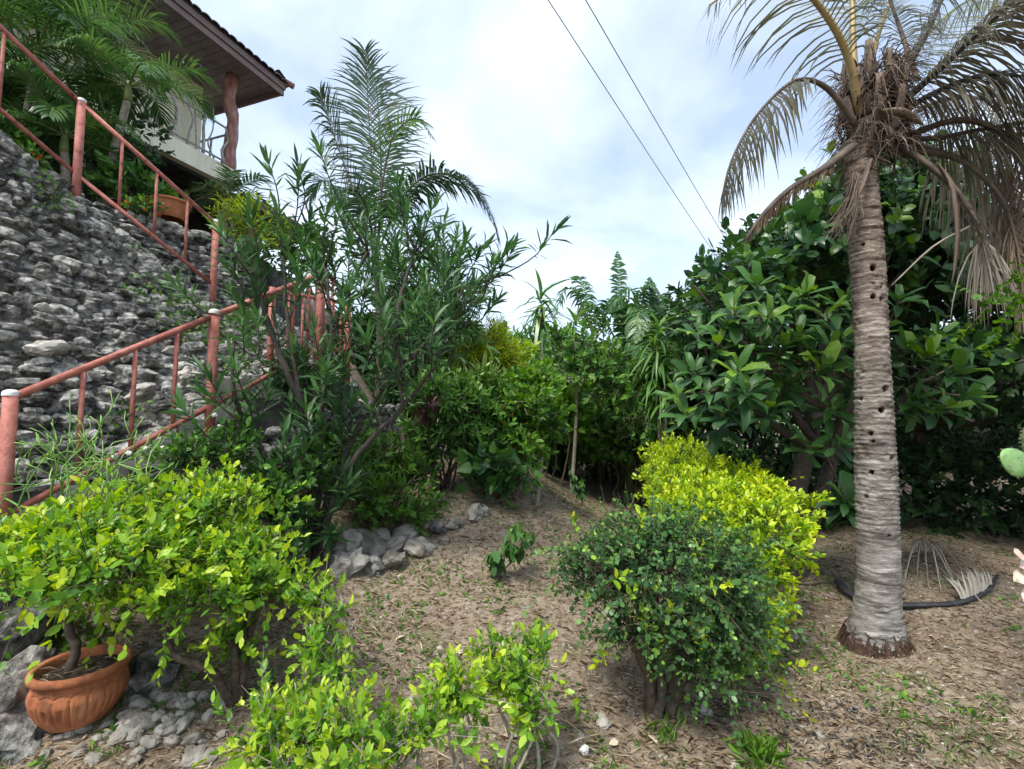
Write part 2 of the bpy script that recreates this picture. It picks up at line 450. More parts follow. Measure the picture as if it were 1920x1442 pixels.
def leaf_geo(P, D, N, L, tpl, tint):
    V0, T0 = TP[tpl]
    X, Z = leaf_basis(D, N)
    n, k = len(P), len(V0)
    X = X * rng.uniform(.75, 1.2, (n, 1)); Z = Z * rng.uniform(-.3, 2.6, (n, 1))
    V = (P[:, None, :] + L[:, None, None] * (V0[None, :, 0, None] * X[:, None, :] + V0[None, :, 1, None] * D[:, None, :] + V0[None, :, 2, None] * Z[:, None, :]))
    T = (T0[None] + (np.arange(n) * k)[:, None, None]).reshape(-1, 3)
    return V.reshape(-1, 3), T, np.repeat(tint, k)

VAR = {}
def leaf_variant(tpl, mat, q):
    key = (tpl, mat, q)
    if key not in VAR:
        V0, T0 = TP[tpl]
        VAR[key] = mk_mesh('leaf', V0, T0, None, M[mat], np.full(len(V0), (q + .5) / 6), True)
    return VAR[key]

def foliage(parent, lv, tpl, mat, nind=0, name='foliage', part='leaf', sub=None):
    """lv = (P, D, N, L, tint): the nearest nind leaves are objects of their own, the rest one mass"""
    P, D, N, L, t = lv
    D = nrm(D); N = nrm(N)
    b = base_of(parent)
    dist = np.linalg.norm(P - CAM, axis=1) / np.maximum(L, 1e-4)
    order = np.argsort(dist)
    nind = min(nind, len(P))
    ind, rest = order[:nind], order[nind:]
    res = None
    if len(rest):
        V, T, tt = leaf_geo(P[rest], D[rest], N[rest], L[rest], tpl, np.clip(t[rest], 0, 1))
        me = mk_mesh(name, V - b, T, None, M[mat], tt, True)
        res = put(name, me, parent)
        res['kind'] = 'stuff'
    if nind:
        X, Z = leaf_basis(D, N)
        for i in ind:
            q = int(min(5, max(0, t[i] * 6)))
            o = bpy.data.objects.new(part, leaf_variant(tpl, mat, q))
            COL.objects.link(o)
            o.parent = parent
            l = float(L[i])
            x, y, z, p = X[i] * l * rng.uniform(.75, 1.2), D[i] * l, Z[i] * l * rng.uniform(.2, 2.8), P[i] - b
            o.matrix_local = Matrix(((x[0], y[0], z[0], p[0]), (x[1], y[1], z[1], p[1]), (x[2], y[2], z[2], p[2]), (0, 0, 0, 1)))
    return res

def rand_dir(n, up=0.0):
    v = rng.normal(size=(n, 3)); v[:, 2] += up
    return nrm(v)

def frame(D):
    a = np.where(np.abs(D[:, 2:3]) > .9, np.array([[1.0, 0, 0]]), np.array([[0, 0, 1.0]]))
    U = nrm(np.cross(D, a)); W = np.cross(D, U)
    return U, W

def shoots(B, D, SL, nl, ll, spread=(1.15, .35), young=.5, t0=.1, jit=.25, tint0=.25, droop=0.0, pair=False, up=.5, lvar=.3, svar=.13):
    """leaves along S shoots: base B, direction D, length SL, nl leaves each of length ll"""
    S = len(B)
    t = np.linspace(t0, 1, nl)[None, :].repeat(S, 0) + rng.normal(0, .02, (S, nl))
    U, W = frame(D)
    k = np.arange(nl)
    ang = (k // 2 * math.pi / 2 + (k % 2) * math.pi if pair else k * 2.399)[None, :] + rng.uniform(0, 6.28, (S, 1)) + rng.normal(0, jit, (S, nl))
    P = B[:, None, :] + D[:, None, :] * (SL[:, None] * t)[..., None]
    P[..., 2] -= droop * (SL[:, None] * t ** 2)
    rad = np.cos(ang)[..., None] * U[:, None, :] + np.sin(ang)[..., None] * W[:, None, :]
    a = spread[0] * (1 - t) + spread[1] * t
    LD = nrm(np.cos(a)[..., None] * D[:, None, :] + np.sin(a)[..., None] * rad + rng.normal(0, jit * .5, (S, nl, 3)))
    N = nrm(np.sin(a)[..., None] * D[:, None, :] - np.cos(a)[..., None] * rad + np.array([0, 0, up]) + rng.normal(0, .15, (S, nl, 3)))
    L = ll * (1 + rng.normal(0, lvar, (S, nl))).clip(.45, 1.6) * (1 - .25 * np.abs(t - .6))
    tint = tint0 + young * (t - .3) + rng.normal(0, .14, (S, nl)) + rng.normal(0, svar, (S, 1))
    return [P.reshape(-1, 3), LD.reshape(-1, 3), N.reshape(-1, 3), L.ravel(), tint.ravel()]

def cat(lists): return [np.concatenate([l[i] for l in lists]) for i in range(5)]

def twigs(parent, B, D, SL, mat, r=.003, name='twigs'):
    mb = MB()
    S = len(B)
    U, W = frame(D)
    a = np.arange(3) * 2.0944
    V = np.zeros((S, 2, 3, 3))
    for e in (0, 1):
        c = B + D * (SL * (.98 if e else -.25))[:, None]
        rr = r * (.4 if e else 1.2)
        V[:, e] = c[:, None, :] + rr * (np.cos(a)[None, :, None] * U[:, None, :] + np.sin(a)[None, :, None] * W[:, None, :])
    q = np.array([[0, 1, 4, 3], [1, 2, 5, 4], [2, 0, 3, 5]])
    Q = (q[None] + (np.arange(S) * 6)[:, None, None]).reshape(-1, 4)
    mb.add(V.reshape(-1, 3), None, Q)
    o = mb.build(name, M[mat], parent); o['kind'] = 'stuff'
    return o

def crown_pts(ell, n, lo=.55, up=.35, face=None):
    """points in the outer shells of a union of ellipsoids, with outward directions"""
    ell = [(np.asarray(c, float), np.asarray(r, float)) for c, r in ell]
    vol = np.array([np.prod(r) ** (2 / 3) for c, r in ell])
    cnt = rng.multinomial(n, vol / vol.sum())
    Ps, Ds = [], []
    for (c, r), k in zip(ell, cnt):
        v = rand_dir(k, .25)
        u = rng.uniform(lo ** 2, 1, (k, 1)) ** .5
        Ps.append(c + v * r * u); Ds.append(nrm(nrm(v / r) + [0, 0, up] + rng.normal(0, .35, (k, 3))))
    P, D = np.vstack(Ps), np.vstack(Ds)
    keep = np.ones(len(P), bool)
    for c, r in ell:
        keep &= (((P - c) / r) ** 2).sum(1) > lo ** 2 * .85
    return P[keep], D[keep]

def stem(parent, pts, r0, r1, mat='stem', name='stem', n=14, k=7, wig=.0):
    P = spline(pts, n)
    if wig: P[1:-1] += rng.normal(0, wig, (n - 2, 3))
    return MB().tube(P, np.linspace(r0, r1, n), k).build(name, M[mat], parent)

def E(px, py, Y, rx, ry, rz): return (at(px, py, Y), (rx, ry, rz))

def bush(name, label, catg, loc, ell, nsh, sl, nl, ll, tpl, mat, nind=0, stems=(), stemr=(.018, .006), stemmat='stem', lo=.5, up=.35, twig=True, group=None, sprays=0, **kw):
    t = thing(name, label, catg, loc, group)
    B, D = crown_pts(ell, nsh, lo, up)
    SL = sl * rng.uniform(.6, 1.25, len(B))
    lv = shoots(B - D * SL[:, None] * .5, D, SL, nl, ll, **kw)
    if sprays:
        B2, D2 = crown_pts(ell, sprays, .88, up * .4); S2 = sl * rng.uniform(1.2, 2.3, len(B2)); kw2 = dict(kw, droop=.25)
        lv = cat([lv, shoots(B2 - D2 * S2[:, None] * .25, D2, S2, int(nl * 1.5), ll, **kw2)])
        twigs(t, B2 - D2 * S2[:, None] * .25, D2, S2, stemmat, .002 + ll * .01, 'long_twigs')
    foliage(t, lv, tpl, mat, nind)
    if twig: twigs(t, B - D * SL[:, None] * .5, D, SL, stemmat, .0022 + ll * .012)
    for s in stems:
        stem(t, s, stemr[0], stemr[1], stemmat, wig=stemr[0] * .25)
    return t

def auto_stems(loc, ell, k=1, spread=.06, jit=.1):
    out = []
    for c, r in ell:
        for _ in range(k):
            a = np.asarray(loc, float) + np.append(rng.normal(0, spread, 2), -.05)
            e = np.asarray(c) + rng.normal(0, .35, 3) * np.asarray(r)
            m1 = a * .65 + e * .35 + np.append(rng.normal(0, jit, 2), .05); m2 = a * .3 + e * .7 + rng.normal(0, jit * .6, 3)
            out.append([a, m1, m2, e])
    return out

def frond(parent, pts, leaflet=.4, n=40, mat='palmleaf', rmat='rachisgreen', w=.018, droop=.6, ang=(1.25, .55), r0=.018, up=(0, 0, 1), start=.16, vee=.35, lvar=.12, tint=.4, miss=0.0, name='frond', jit=.06, env=None, flat=.7):
    """palm frond: tapering rachis with two ranks of narrow leaflets"""
    C = spline(pts, 26)
    tg = nrm(np.gradient(C, axis=0))
    mb = MB().tube(C, r0 * np.linspace(1, .18, 26) ** .9, 6, flat=flat)
    fr = mb.build(name, M[rmat], parent)
    ts = np.linspace(start, .995, n)
    f = ts * 25; i0 = np.clip(f.astype(int), 0, 24); fr_ = (f - i0)[:, None]
    Pc = C[i0] * (1 - fr_) + C[i0 + 1] * fr_; Tc = nrm(tg[i0] * (1 - fr_) + tg[i0 + 1] * fr_)
    upv = np.asarray(up, float)
    side = np.cross(Tc, upv)
    bad = np.linalg.norm(side, axis=1) < .15
    side[bad] = np.array([1.0, 0, 0]); side = nrm(side); nup = nrm(np.cross(side, Tc))
    Ps, Ds, Ls, Ns = [], [], [], []
    u = (ts - start) / (1 - start)
    envl = np.sin(np.pi * np.clip(u * .82 + .14, 0, 1)) ** .7 if env is None else env(u)
    for sg in (-1, 1):
        a = (ang[0] * (1 - u) + ang[1] * u + rng.normal(0, jit, n))[:, None]
        d = nrm(np.cos(a) * Tc + np.sin(a) * (sg * side * math.cos(vee) + nup * math.sin(vee)) + rng.normal(0, jit, (n, 3)))
        L = leaflet * envl * (1 + rng.normal(0, lvar, n)).clip(.3, 1.5)
        keep = rng.random(n) >= miss
        Ps.append(Pc[keep]); Ds.append(d[keep]); Ls.append(L[keep]); Ns.append(nup[keep])
    P, D, L, N = np.vstack(Ps), np.vstack(Ds), np.concatenate(Ls), np.vstack(Ns)
    m = len(P); seg = 5
    V = np.zeros((m, seg, 2, 3)); cur = P.copy(); d = D.copy()
    wid = np.array([.55, 1, .95, .7, .06]) * w
    dr = droop * (1 + rng.normal(0, .3, (m, 1)))
    for k in range(seg):
        sd = nrm(np.cross(d, N) + 1e-6)
        V[:, k, 0] = cur - sd * wid[k]; V[:, k, 1] = cur + sd * wid[k]
        cur = cur + d * (L / (seg - 1))[:, None]
        d = nrm(d + np.array([0, 0, -1.0]) * dr * .5)
    q = np.array([[2 * k, 2 * k + 1, 2 * k + 3, 2 * k + 2] for k in range(seg - 1)])
    Q = (q[None] + (np.arange(m) * seg * 2)[:, None, None]).reshape(-1, 4)
    tt = np.clip(tint + rng.normal(0, .13, m), 0, 1)
    me = mk_mesh('leaflets', V.reshape(-1, 3) - base_of(parent), None, Q, M[mat], np.repeat(tt, seg * 2), True)
    lf = put('leaflets', me, fr); lf['kind'] = 'stuff'
    return fr

def ico(sub):
    p = (1 + 5 ** .5) / 2
    V = [(-1, p, 0), (1, p, 0), (-1, -p, 0), (1, -p, 0), (0, -1, p), (0, 1, p), (0, -1, -p), (0, 1, -p), (p, 0, -1), (p, 0, 1), (-p, 0, -1), (-p, 0, 1)]
    T = [(0, 11, 5), (0, 5, 1), (0, 1, 7), (0, 7, 10), (0, 10, 11), (1, 5, 9), (5, 11, 4), (11, 10, 2), (10, 7, 6), (7, 1, 8), (3, 9, 4), (3, 4, 2), (3, 2, 6), (3, 6, 8), (3, 8, 9), (4, 9, 5), (2, 4, 11), (6, 2, 10), (8, 6, 7), (9, 8, 1)]
    V = [np.array(v) / np.linalg.norm(v) for v in V]
    for _ in range(sub):
        mid, T2 = {}, []
        def m(a, b):
            k = (min(a, b), max(a, b))
            if k not in mid:
                v = V[a] + V[b]; V.append(v / np.linalg.norm(v)); mid[k] = len(V) - 1
            return mid[k]
        for a, b, c in T:
            x, y, z = m(a, b), m(b, c), m(c, a)
            T2 += [(a, x, z), (b, y, x), (c, z, y), (x, y, z)]
        T = T2
    return np.array(V), np.array(T)

def rock_shape(sub, seed, rough=.42):
    V, T = ico(sub)
    out = []
    for v in V:
        q = Vector(v * 1.3) + Vector((seed * 7.3, seed * 3.1, -seed * 5.7))
        k = 1 + rough * 1.5 * mnoise.noise(q) + rough * .7 * mnoise.noise(q * 2.7) + rough * .35 * mnoise.noise(q * 6)
        w = v * k
        out.append(np.sign(w) * np.abs(w) ** .8)
    return np.array(out), T

ROCK2 = [rock_shape(2, i + 1) for i in range(10)]
ROCKS = [rock_shape(2, i + 61, .22) for i in range(6)]
ROCK1 = [rock_shape(1, i + 31) for i in range(10)]
ROCKME = {}
def rock_mesh(i, mat, flatshade=True):
    k = (i, mat)
    if k not in ROCKME:
        V, T = (ROCK2 + ROCKS)[i]
        ROCKME[k] = mk_mesh('stone', V, T, None, M[mat], np.full(len(V), .0), not flatshade)
    return ROCKME[k]

def rock(name, p, r, mat='palestone', parent=None, rot=None, i=None):
    o = bpy.data.objects.new(name, rock_mesh(int(rng.integers(10)) if i is None else i, mat))
    COL.objects.link(o)
    rot = rng.uniform(0, 6.28, 3) * np.array([.12, .12, 1]) if rot is None else rot
    if parent is not None:
        o.parent = parent; o.location = np.asarray(p) - base_of(parent)
    else:
        o.location = p
    o.scale = r
    o.rotation_euler = rot
    return o
#=== END OF HELPERS
# ------------------------------------------------------------------ ground
def ground_material():
    m, nt, b, o = new_mat('garden_soil')
    N, Lk = nt.nodes, nt.links
    geo = N.new('ShaderNodeNewGeometry')
    def noise(scale, detail=7, rough=.6):
        n = N.new('ShaderNodeTexNoise'); n.inputs['Scale'].default_value = scale; n.inputs['Detail'].default_value = detail; n.inputs['Roughness'].default_value = rough
        Lk.new(geo.outputs['Position'], n.inputs['Vector']); return n
    n1, n2, n3 = noise(1.1, 5), noise(14, 8, .7), noise(75, 4, .7)
    soil = ramp(nt, [(.12, .096, .072), (.25, .198, .142), (.37, .305, .23), (.49, .425, .335)], [.25, .45, .6, .8]); Lk.new(n2.outputs['Fac'], soil.inputs[0])
    red = ramp(nt, [(.12, .09, .066), (.26, .203, .152), (.38, .312, .24)], [.3, .5, .75]); Lk.new(n2.outputs['Fac'], red.inputs[0])
    f1 = ramp(nt, [(0, 0, 0), (1, 1, 1)], [.42, .58]); Lk.new(n1.outputs['Fac'], f1.inputs[0])
    mx = N.new('ShaderNodeMix'); mx.data_type = 'RGBA'; Lk.new(f1.outputs[0], mx.inputs['Factor']); Lk.new(soil.outputs[0], mx.inputs[6]); Lk.new(red.outputs[0], mx.inputs[7])
    n4 = noise(2.3, 6, .65)
    f2 = ramp(nt, [(0, 0, 0), (.55, .55, .55)], [.55, .68]); Lk.new(n4.outputs['Fac'], f2.inputs[0])
    mx2 = N.new('ShaderNodeMix'); mx2.data_type = 'RGBA'; Lk.new(f2.outputs[0], mx2.inputs['Factor']); Lk.new(mx.outputs[2], mx2.inputs[6])
    gr = ramp(nt, [(.04, .06, .015), (.10, .13, .04), (.17, .17, .08)], [.3, .5, .7]); Lk.new(n3.outputs['Fac'], gr.inputs[0]); Lk.new(gr.outputs[0], mx2.inputs[7])
    Lk.new(mx2.outputs[2], b.inputs['Base Color'])
    b.inputs['Roughness'].default_value = .95; b.inputs['Specular IOR Level'].default_value = .15
    bp = N.new('ShaderNodeBump'); bp.inputs['Strength'].default_value = .9; bp.inputs['Distance'].default_value = .02
    ad = N.new('ShaderNodeMath'); ad.operation = 'ADD'; Lk.new(n2.outputs['Fac'], ad.inputs[0]); Lk.new(n3.outputs['Fac'], ad.inputs[1])
    Lk.new(ad.outputs[0], bp.inputs['Height']); Lk.new(bp.outputs[0], b.inputs['Normal'])
    return m
M['soil'] = ground_material()

def axis(a, b, step, lo, hi, grow=1.35):
    mid = list(np.arange(a, b + 1e-6, step)); l, r = [], []
    x, s = a, step
    while x > lo: s *= grow; x -= s; l.append(max(x, lo))
    x, s = b, step
    while x < hi: s *= grow; x += s; r.append(min(x, hi))
    return np.array(l[::-1] + mid + r)

gx = axis(-6.5, 5.5, .07, -250, 250); gy = axis(.4, 9.5, .07, -40, 500)
GX, GY = np.meshgrid(gx, gy, indexing='ij')
GZ = H(GX, GY)
nx_, ny_ = GX.shape
gi, gj = np.meshgrid(np.arange(nx_ - 1), np.arange(ny_ - 1), indexing='ij')
GQ = np.stack([gi * ny_ + gj, (gi + 1) * ny_ + gj, (gi + 1) * ny_ + gj + 1, gi * ny_ + gj + 1], -1).reshape(-1, 4)
GV = np.stack([GX, GY, GZ], -1).reshape(-1, 3)
ground = put('ground', mk_mesh('ground', GV, None, GQ, M['soil'], None, True))
ground['kind'] = 'structure'; ground['label'] = 'bare brown garden soil with dry cut grass'

# ------------------------------------------------------------------ rubble bank wall
wall = thing('rubble_wall', 'tall grey rubble stone bank wall behind the red stair railings', 'stone wall', (*ds_xy(.9, 0), .6))
dd, ss = dsd(GX, GY)
cm = (((dd > .86) & (dd < 2.26)) | ((dd > 2.98) & (dd < 3.45))) & (ss > -3.2) & (GY < 9.4) & (GX > -6.4)
cell = cm[:-1, :-1] & cm[1:, :-1] & cm[1:, 1:] & cm[:-1, 1:]
q = GQ[cell.ravel()]
gxn, gyn = np.gradient(GZ, gx, gy)
nn = nrm(np.stack([-gxn, -gyn, np.ones_like(GZ)], -1)).reshape(-1, 3)
used, inv = np.unique(q, return_inverse=True)
cv = GV[used] + nn[used] * .05 + rng.normal(0, .018, (len(used), 3)) - base_of(wall)
put('rubble_core', mk_mesh('rubble_core', cv, None, inv.reshape(-1, 4), M['mortar'], None, True), wall)

ST = []           # (pos, axes(3), half sizes)
def face_normal(x, y, e=.12):
    a = (gh(x + e, y) - gh(x - e, y)) / (2 * e); b = (gh(x, y + e) - gh(x, y - e)) / (2 * e)
    n = np.array([-a, -b, 1.0]); return n / np.linalg.norm(n)

def lay(xyf, a0, a1, along, hgt, size, ok=None, out=.03):
    a = a0
    while a < a1:
        w = size * rng.uniform(.55, 1.6)
        if rng.random() < .07: w *= 1.7
        a += w * .5
        x, y = xyf(a)
        if ok is None or ok(x, y):
            z = gh(x, y); n = face_normal(x, y)
            t = np.array([along[0], along[1], 0.0]); t[2] = rng.normal(-.05, .10); t = nrm(t - n * np.dot(t, n))
            up = np.cross(n, t)
            hh = hgt * rng.uniform(.6, 1.25) * (1 + .45 * (w > size * 1.4))
            p = np.array([x, y, z]) + n * rng.uniform(-.03, .045) + up * rng.normal(0, hgt * .22)
            ST.append((p, np.array([t, up, n]), np.array([w * .56, hh * .62, .05 + .03 * rng.random() + .18 * w])))
        a += w * .46

L1, L2 = (.625, .78), (-.1, .995)
f = 0.0
while f < 1.0:                                  # the face between the two flights
    d = .9 + 1.3 * f; sz = .20 * (1 - f) + .10 * f; hg = .10 * (1 - f) + .056 * f
    lay(lambda a: ds_xy(d, a), -2.6 + rng.uniform(0, .1), 2.6, L1, hg, sz, lambda x, y: dsd(x, y)[0] > d - .05)
    lay(lambda a: (-1.75 - .1 * (a - 4.46) - d / 1.7, a), 4.2 + rng.uniform(0, .1), 8.6, L2, hg * 1.5, sz * 1.5, lambda x, y: dsd(x, y)[0] > d - .05)
    f += hg * .82 / 2.5
for zr in np.arange(2.75, 5.1, .085):                                # the upper wall behind the second flight
    a = -2.2 + rng.uniform(0, .1)
    while a < 3.4:
        w = .15 * rng.uniform(.55, 1.6); a += w * .5; zt_ = max(4.16, float(zu(a)) + .05)
        if float(zu(a)) - .2 < zr < zt_ + rng.normal(0, .04):
            dpos = 3.08 + .25 * (zr - 2.75) / 1.4; x, y = ds_xy(dpos, a)
            if dsd(x, y)[0] > dpos - .08:
                t = nrm(np.array([.625, .78, rng.normal(-.04, .1)])); nv = np.array([.76, -.61, .2]); nv = nrm(nv - t * np.dot(nv, t))
                ST.append((np.array([x, y, zr]) + nv * rng.uniform(-.02, .04), np.array([t, np.cross(nv, t), nv]), np.array([w * .56, .085 * rng.uniform(.45, .8), .1])))
        a += w * .46
for d, dz in ((2.16, .02), (2.2, .1), (2.26, .17)):
    k0 = len(ST); lay(lambda a: ds_xy(d, a), -2.4, 2.3, L1, .11, .17, lambda x, y: dsd(x, y)[0] > d - .1)
    for k in range(k0, len(ST)):
        p, A, hh = ST[k]; s_k = float(dsd(p[0], p[1])[1]); p[2] = float(zu(s_k)) - .2 + dz; ST[k] = (p, np.array([[.6, .76, -.2], [.1, 0, .97], [.78, -.62, .1]]), hh)
nseg = len(ST)
def vert_rows(xyf, a0, a1, along, ztop, n, hg, size):      # upright side walls below the stair and landing
    for a_z in np.arange(0, 1.9, hg * .85):
        a = a0 + rng.uniform(0, size)
        while a < a1:
            w = size * rng.uniform(.6, 1.6); a += w * .5
            x, y = xyf(a); g = gh(x + n[0] * .25, y + n[1] * .25); z = g + a_z
            if z < ztop(a) - .12:
                t = np.array([along[0], along[1], rng.normal(0, .07)]); t = nrm(t); nv = np.array([n[0], n[1], 0.15]); nv = nrm(nv - t * np.dot(nv, t))
                ST.append((np.array([x, y, z]) + nv * rng.uniform(-.02, .04), np.array([t, np.cross(nv, t), nv]), np.array([w * .56, hg * rng.uniform(.45, .7), .09])))
            a += w * .46
vert_rows(lambda a: ds_xy(-.02, a), -1.4, 2.0, L1, lambda a: float(zl(a)) - .1, (.78, -.625), .12, .2)
vert_rows(lambda a: (-1.75 - .1 * (a - 4.46) + .02, a), 4.46, 9.0, L2, lambda a: 1.85, (.995, .1), .14, .26)

app = np.array([np.prod(s[2][:2]) / np.sum((s[0] - CAM) ** 2) for s in ST])
inview = np.array([abs(s[0][0] / max(s[0][1], .1)) < 1.12 for s in ST])
order = np.argsort(-(app * inview))
for k in order[:300]:
    p, A, h = ST[k]
    o = bpy.data.objects.new('stone', rock_mesh(int(rng.integers(10)), 'limestone')); COL.objects.link(o); o.parent = wall
    q_ = p - base_of(wall); X, Y, Z = A[0] * h[0], A[1] * h[1], A[2] * h[2]
    o.matrix_local = Matrix(((X[0], Y[0], Z[0], q_[0]), (X[1], Y[1], Z[1], q_[1]), (X[2], Y[2], Z[2], q_[2]), (0, 0, 0, 1)))
mb = MB()
for k in order[300:]:
    p, A, h = ST[k]; V, T = ROCK1[int(rng.integers(10))]
    mb.add(p + (V * h) @ A, T, None, rng.random())
mb.build('small_stones', M['limestone'], wall, smooth=False, kind='stuff')

# big boulders built into the bank
for px, py, Y, r in ((10, 590, 4.05, (.18, .12, .10)), (30, 515, 4.4, (.24, .16, .16)), (90, 580, 4.15, (.12, .08, .06)), (265, 735, 3.95, (.13, .08, .05)), (350, 705, 4.0, (.08, .07, .06)), (85, 655, 3.95, (.12, .08, .06))):
    p = at(px, py, Y); rock('stone', p, r, 'palestone' if py > 560 else 'limestone', wall)

# ------------------------------------------------------------------ stairs
def axes_ds(): return np.array([[.625, .78, 0], [-.78, .625, 0], [0, 0, 1.0]])
AX = axes_ds()
stair = thing('concrete_staircase', 'dark concrete steps climbing the bank below the lower railing', 'staircase', (*ds_xy(0, -1), 0))
s = -1.05
while s < 1.9:
    zt = float(zl(s + .27)); c = ds_xy(.45, s + .135)
    MB().box((c[0], c[1], zt - .14), .134, .44, .14, AX).build('step', M['concrete'], stair, smooth=False)
    s += .272
a_, b_ = ds_xy(-.02, -1.0), ds_xy(-.02, 1.98)
st_mb = MB()
pa, pb = np.array([*a_, float(zl(-1.0)) + .02]), np.array([*b_, 1.93])
tx = nrm(pb - pa); nv = np.array([.78, -.625, 0.0]); upv = np.cross(nv, tx) * -1
st_mb.box((pa + pb) / 2 + np.array([0, 0, -.08]), np.linalg.norm(pb - pa) / 2, .05, .11, np.array([tx, nv, np.cross(tx, nv)]))
st_mb.build('stringer', M['concrete'], stair, smooth=False)
for px, py in ((216, 856), (242, 850), (272, 842), (305, 841), (336, 838), (412, 800), (402, 778)):
    r = ray(px, py); r = r / r[1]
    # where the sight line meets the outer face of the stringer
    n2 = np.array([.78, -.625]); p0 = ds_xy(-.075, 0)
    k = np.dot(p0 - CAM[:2], n2) / np.dot(r[:2], n2); p = CAM + r * k
    rock('white_knob', p, (.016, .016, .016), 'whitecap', stair)
MB().box((-2.28, 5.1, 1.86), .5, .62, .09, np.array([[.995, .1, 0], [-.1, .995, 0], [0, 0, 1.0]])).build('landing', M['concrete'], stair, smooth=False)
ustair = thing('upper_staircase', 'upper flight of dark steps rising left along the rubble bank', 'staircase', (*ds_xy(2.6, 1.8), 2.6))
s = 2.0
while s > -2.4:
    zt = float(zu(s)) - .06; c = ds_xy(2.72, s - .12)
    MB().box((c[0], c[1], zt - .19), .119, .40, .12, AX).build('step', M['concrete'], ustair, smooth=False)
    s -= .242

def railing(name, label, posts, height, low, bal, caps=True, rp=.037, rt=.024, rb=.021, below=.1, balr=.015):
    """posts: floor points; balusters: list of (segment, t)"""
    t = thing(name, label, 'railing', posts[0])
    P = [np.asarray(p, float) for p in posts]; up = np.array([0, 0, 1.0])
    for p in P:
        o = MB().tube([p - up * below, p + up * (height + .03)], rp, 14).build('post', M['railpaint'], t)
        if caps:
            a = np.linspace(0, math.pi / 2, 5)
            prof = np.stack([np.cos(a) * (rp + .004), np.sin(a) * .022], -1)
            prof = np.vstack([[rp + .004, -.018], prof])
            MB().lathe(prof, p + up * (height + .032), 16).build('cap', M['whitecap'], o)
    for i in range(len(P) - 1):
        MB().tube([P[i] + up * height, P[i + 1] + up * height], rt, 12).build('top_rail', M['railpaint'], t)
        MB().tube([P[i] + up * low, P[i + 1] + up * low], rb, 12).build('bottom_rail', M['railpaint'], t)
    for i, tt in bal:
        p = P[i] * (1 - tt) + P[i + 1] * tt
        MB().tube([p + up * low, p + up * height], balr, 10).build('baluster', M['railpaint'], t)
    return t
def sp(d, s, z): x, y = ds_xy(d, s); return (x, y, z)
A_, B_, C_ = (-3.03, 2.9, .70), (-2.34, 3.73, 1.38), (-1.80, 4.42, 1.92)
railing('stair_railing', 'red painted pipe railing of the lower flight beside the pencil cactus', [A_, B_, C_], 1.01, .30,
        [(0, .30), (0, .55), (0, .775), (1, .52), (1, .72), (1, .88)])
railing('landing_railing', 'short red pipe railing on the landing behind the oleander', [(-1.80, 4.47, 2.02), (-1.9, 5.5, 2.02)], .98, .28, [(0, .35), (0, .7)], caps=False, rp=.035)
railing('inner_landing_railing', 'thin red balustrade at the inner side of the landing', [(-2.66, 5.25, 2.05), (-2.05, 5.9, 2.05)], .95, .12, [(0, .2), (0, .38), (0, .6), (0, .8)], caps=False, rp=.035)
U0, U1, U2 = sp(2.2, .53, 3.78), sp(2.2, 1.8, 2.93), sp(2.2, -.95, 4.85)
railing('upper_stair_railing', 'red pipe railing of the upper flight crossing the rubble face', [U2, U0, U1], 1.0, .25, [(0, .25), (0, .62), (1, .27), (1, .52), (1, .76)], below=.25)

# ------------------------------------------------------------------ house
hu, hv = np.array([.345, .939, 0]), np.array([-.939, .345, 0]); hz = np.array([0, 0, 1.0])
HP = np.array([-6.45, 10.6, 0])
HA = np.array([hu, hv, hz])
def hp(u, v, z): return HP + hu * u + hv * v + hz * z
house = thing('hillside_house', 'cream upper storey house with dark tiled roof and balcony above the bank', 'house', hp(0, 0, 4.1))
ZS, ZF = 9.46, 7.18
def hbox(name, u0, u1, v0, v1, z0, z1, mat, parent=house):
    return MB().box(hp((u0 + u1) / 2, (v0 + v1) / 2, (z0 + z1) / 2), abs(u1 - u0) / 2, abs(v1 - v0) / 2, abs(z1 - z0) / 2, HA).build(name, M[mat], parent, smooth=False)
hbox('floor_slab', -9, .16, -.16, 5, ZF - .40, ZF, 'wallcream')
hbox('wall', -9, .03, 1.0, 4.6, ZF + .002, ZS - .03, 'wallcream')
u = -9.0
while u < .72:                                        # underside boards of the eaves
    hbox('soffit_board', u + .006, u + .168, -.66, 4.9, ZS, ZS + .02 + .004 * rng.random(), 'soffit'); u += .174
hbox('fascia', -9, .78, -.73, -.675, ZS - .16, ZS + .1, 'fascia')
hbox('fascia', -9, .79, -.77, -.732, ZS - .02, ZS + .12, 'fascia')
hbox('fascia', .75, .8, -.674, 5, ZS - .12, ZS + .1, 'fascia')
roof = MB()
r0 = ZS + .13; pit = .42
pts = [hp(-9, -.82, r0), hp(.85, -.82, r0), hp(.85, 5.2, r0), hp(-3.2, 3.2, r0 + 4.2 * pit), hp(-9, 3.2, r0 + 4.2 * pit)]
roof.add(np.array(pts), [[1, 2, 3]], [[0, 1, 3, 4]])
rf = roof.build('roof', M['tile'], house, smooth=False)
tl = np.array([[math.cos(a) * .10, math.sin(a) * .06] for a in np.linspace(0, math.pi, 7)])
def tile_piece(c, ax, dr, ln_):
    V = np.vstack([c + ax * t[0] + hz * t[1] for t in tl] + [c + dr * ln_ + ax * t[0] + hz * t[1] for t in tl] + [c - hz * .012 + ax * t[0] + hz * (t[1] * .75) for t in tl])
    Q = [[i, i + 1, i + 8, i + 7] for i in range(6)] + [[i + 14, i + 15, i + 1, i] for i in range(6)]
    return MB().add(V, None, Q)
sl = nrm(hv + hz * pit)
u = -8.9
while u < .8:
    for k in range(2):
        tile_piece(hp(u, -.86, r0 - .015) + sl * .36 * k + hz * .03 * k, hu, sl, .40).build('tile', M['tile'], rf, smooth=True)
    u += .2
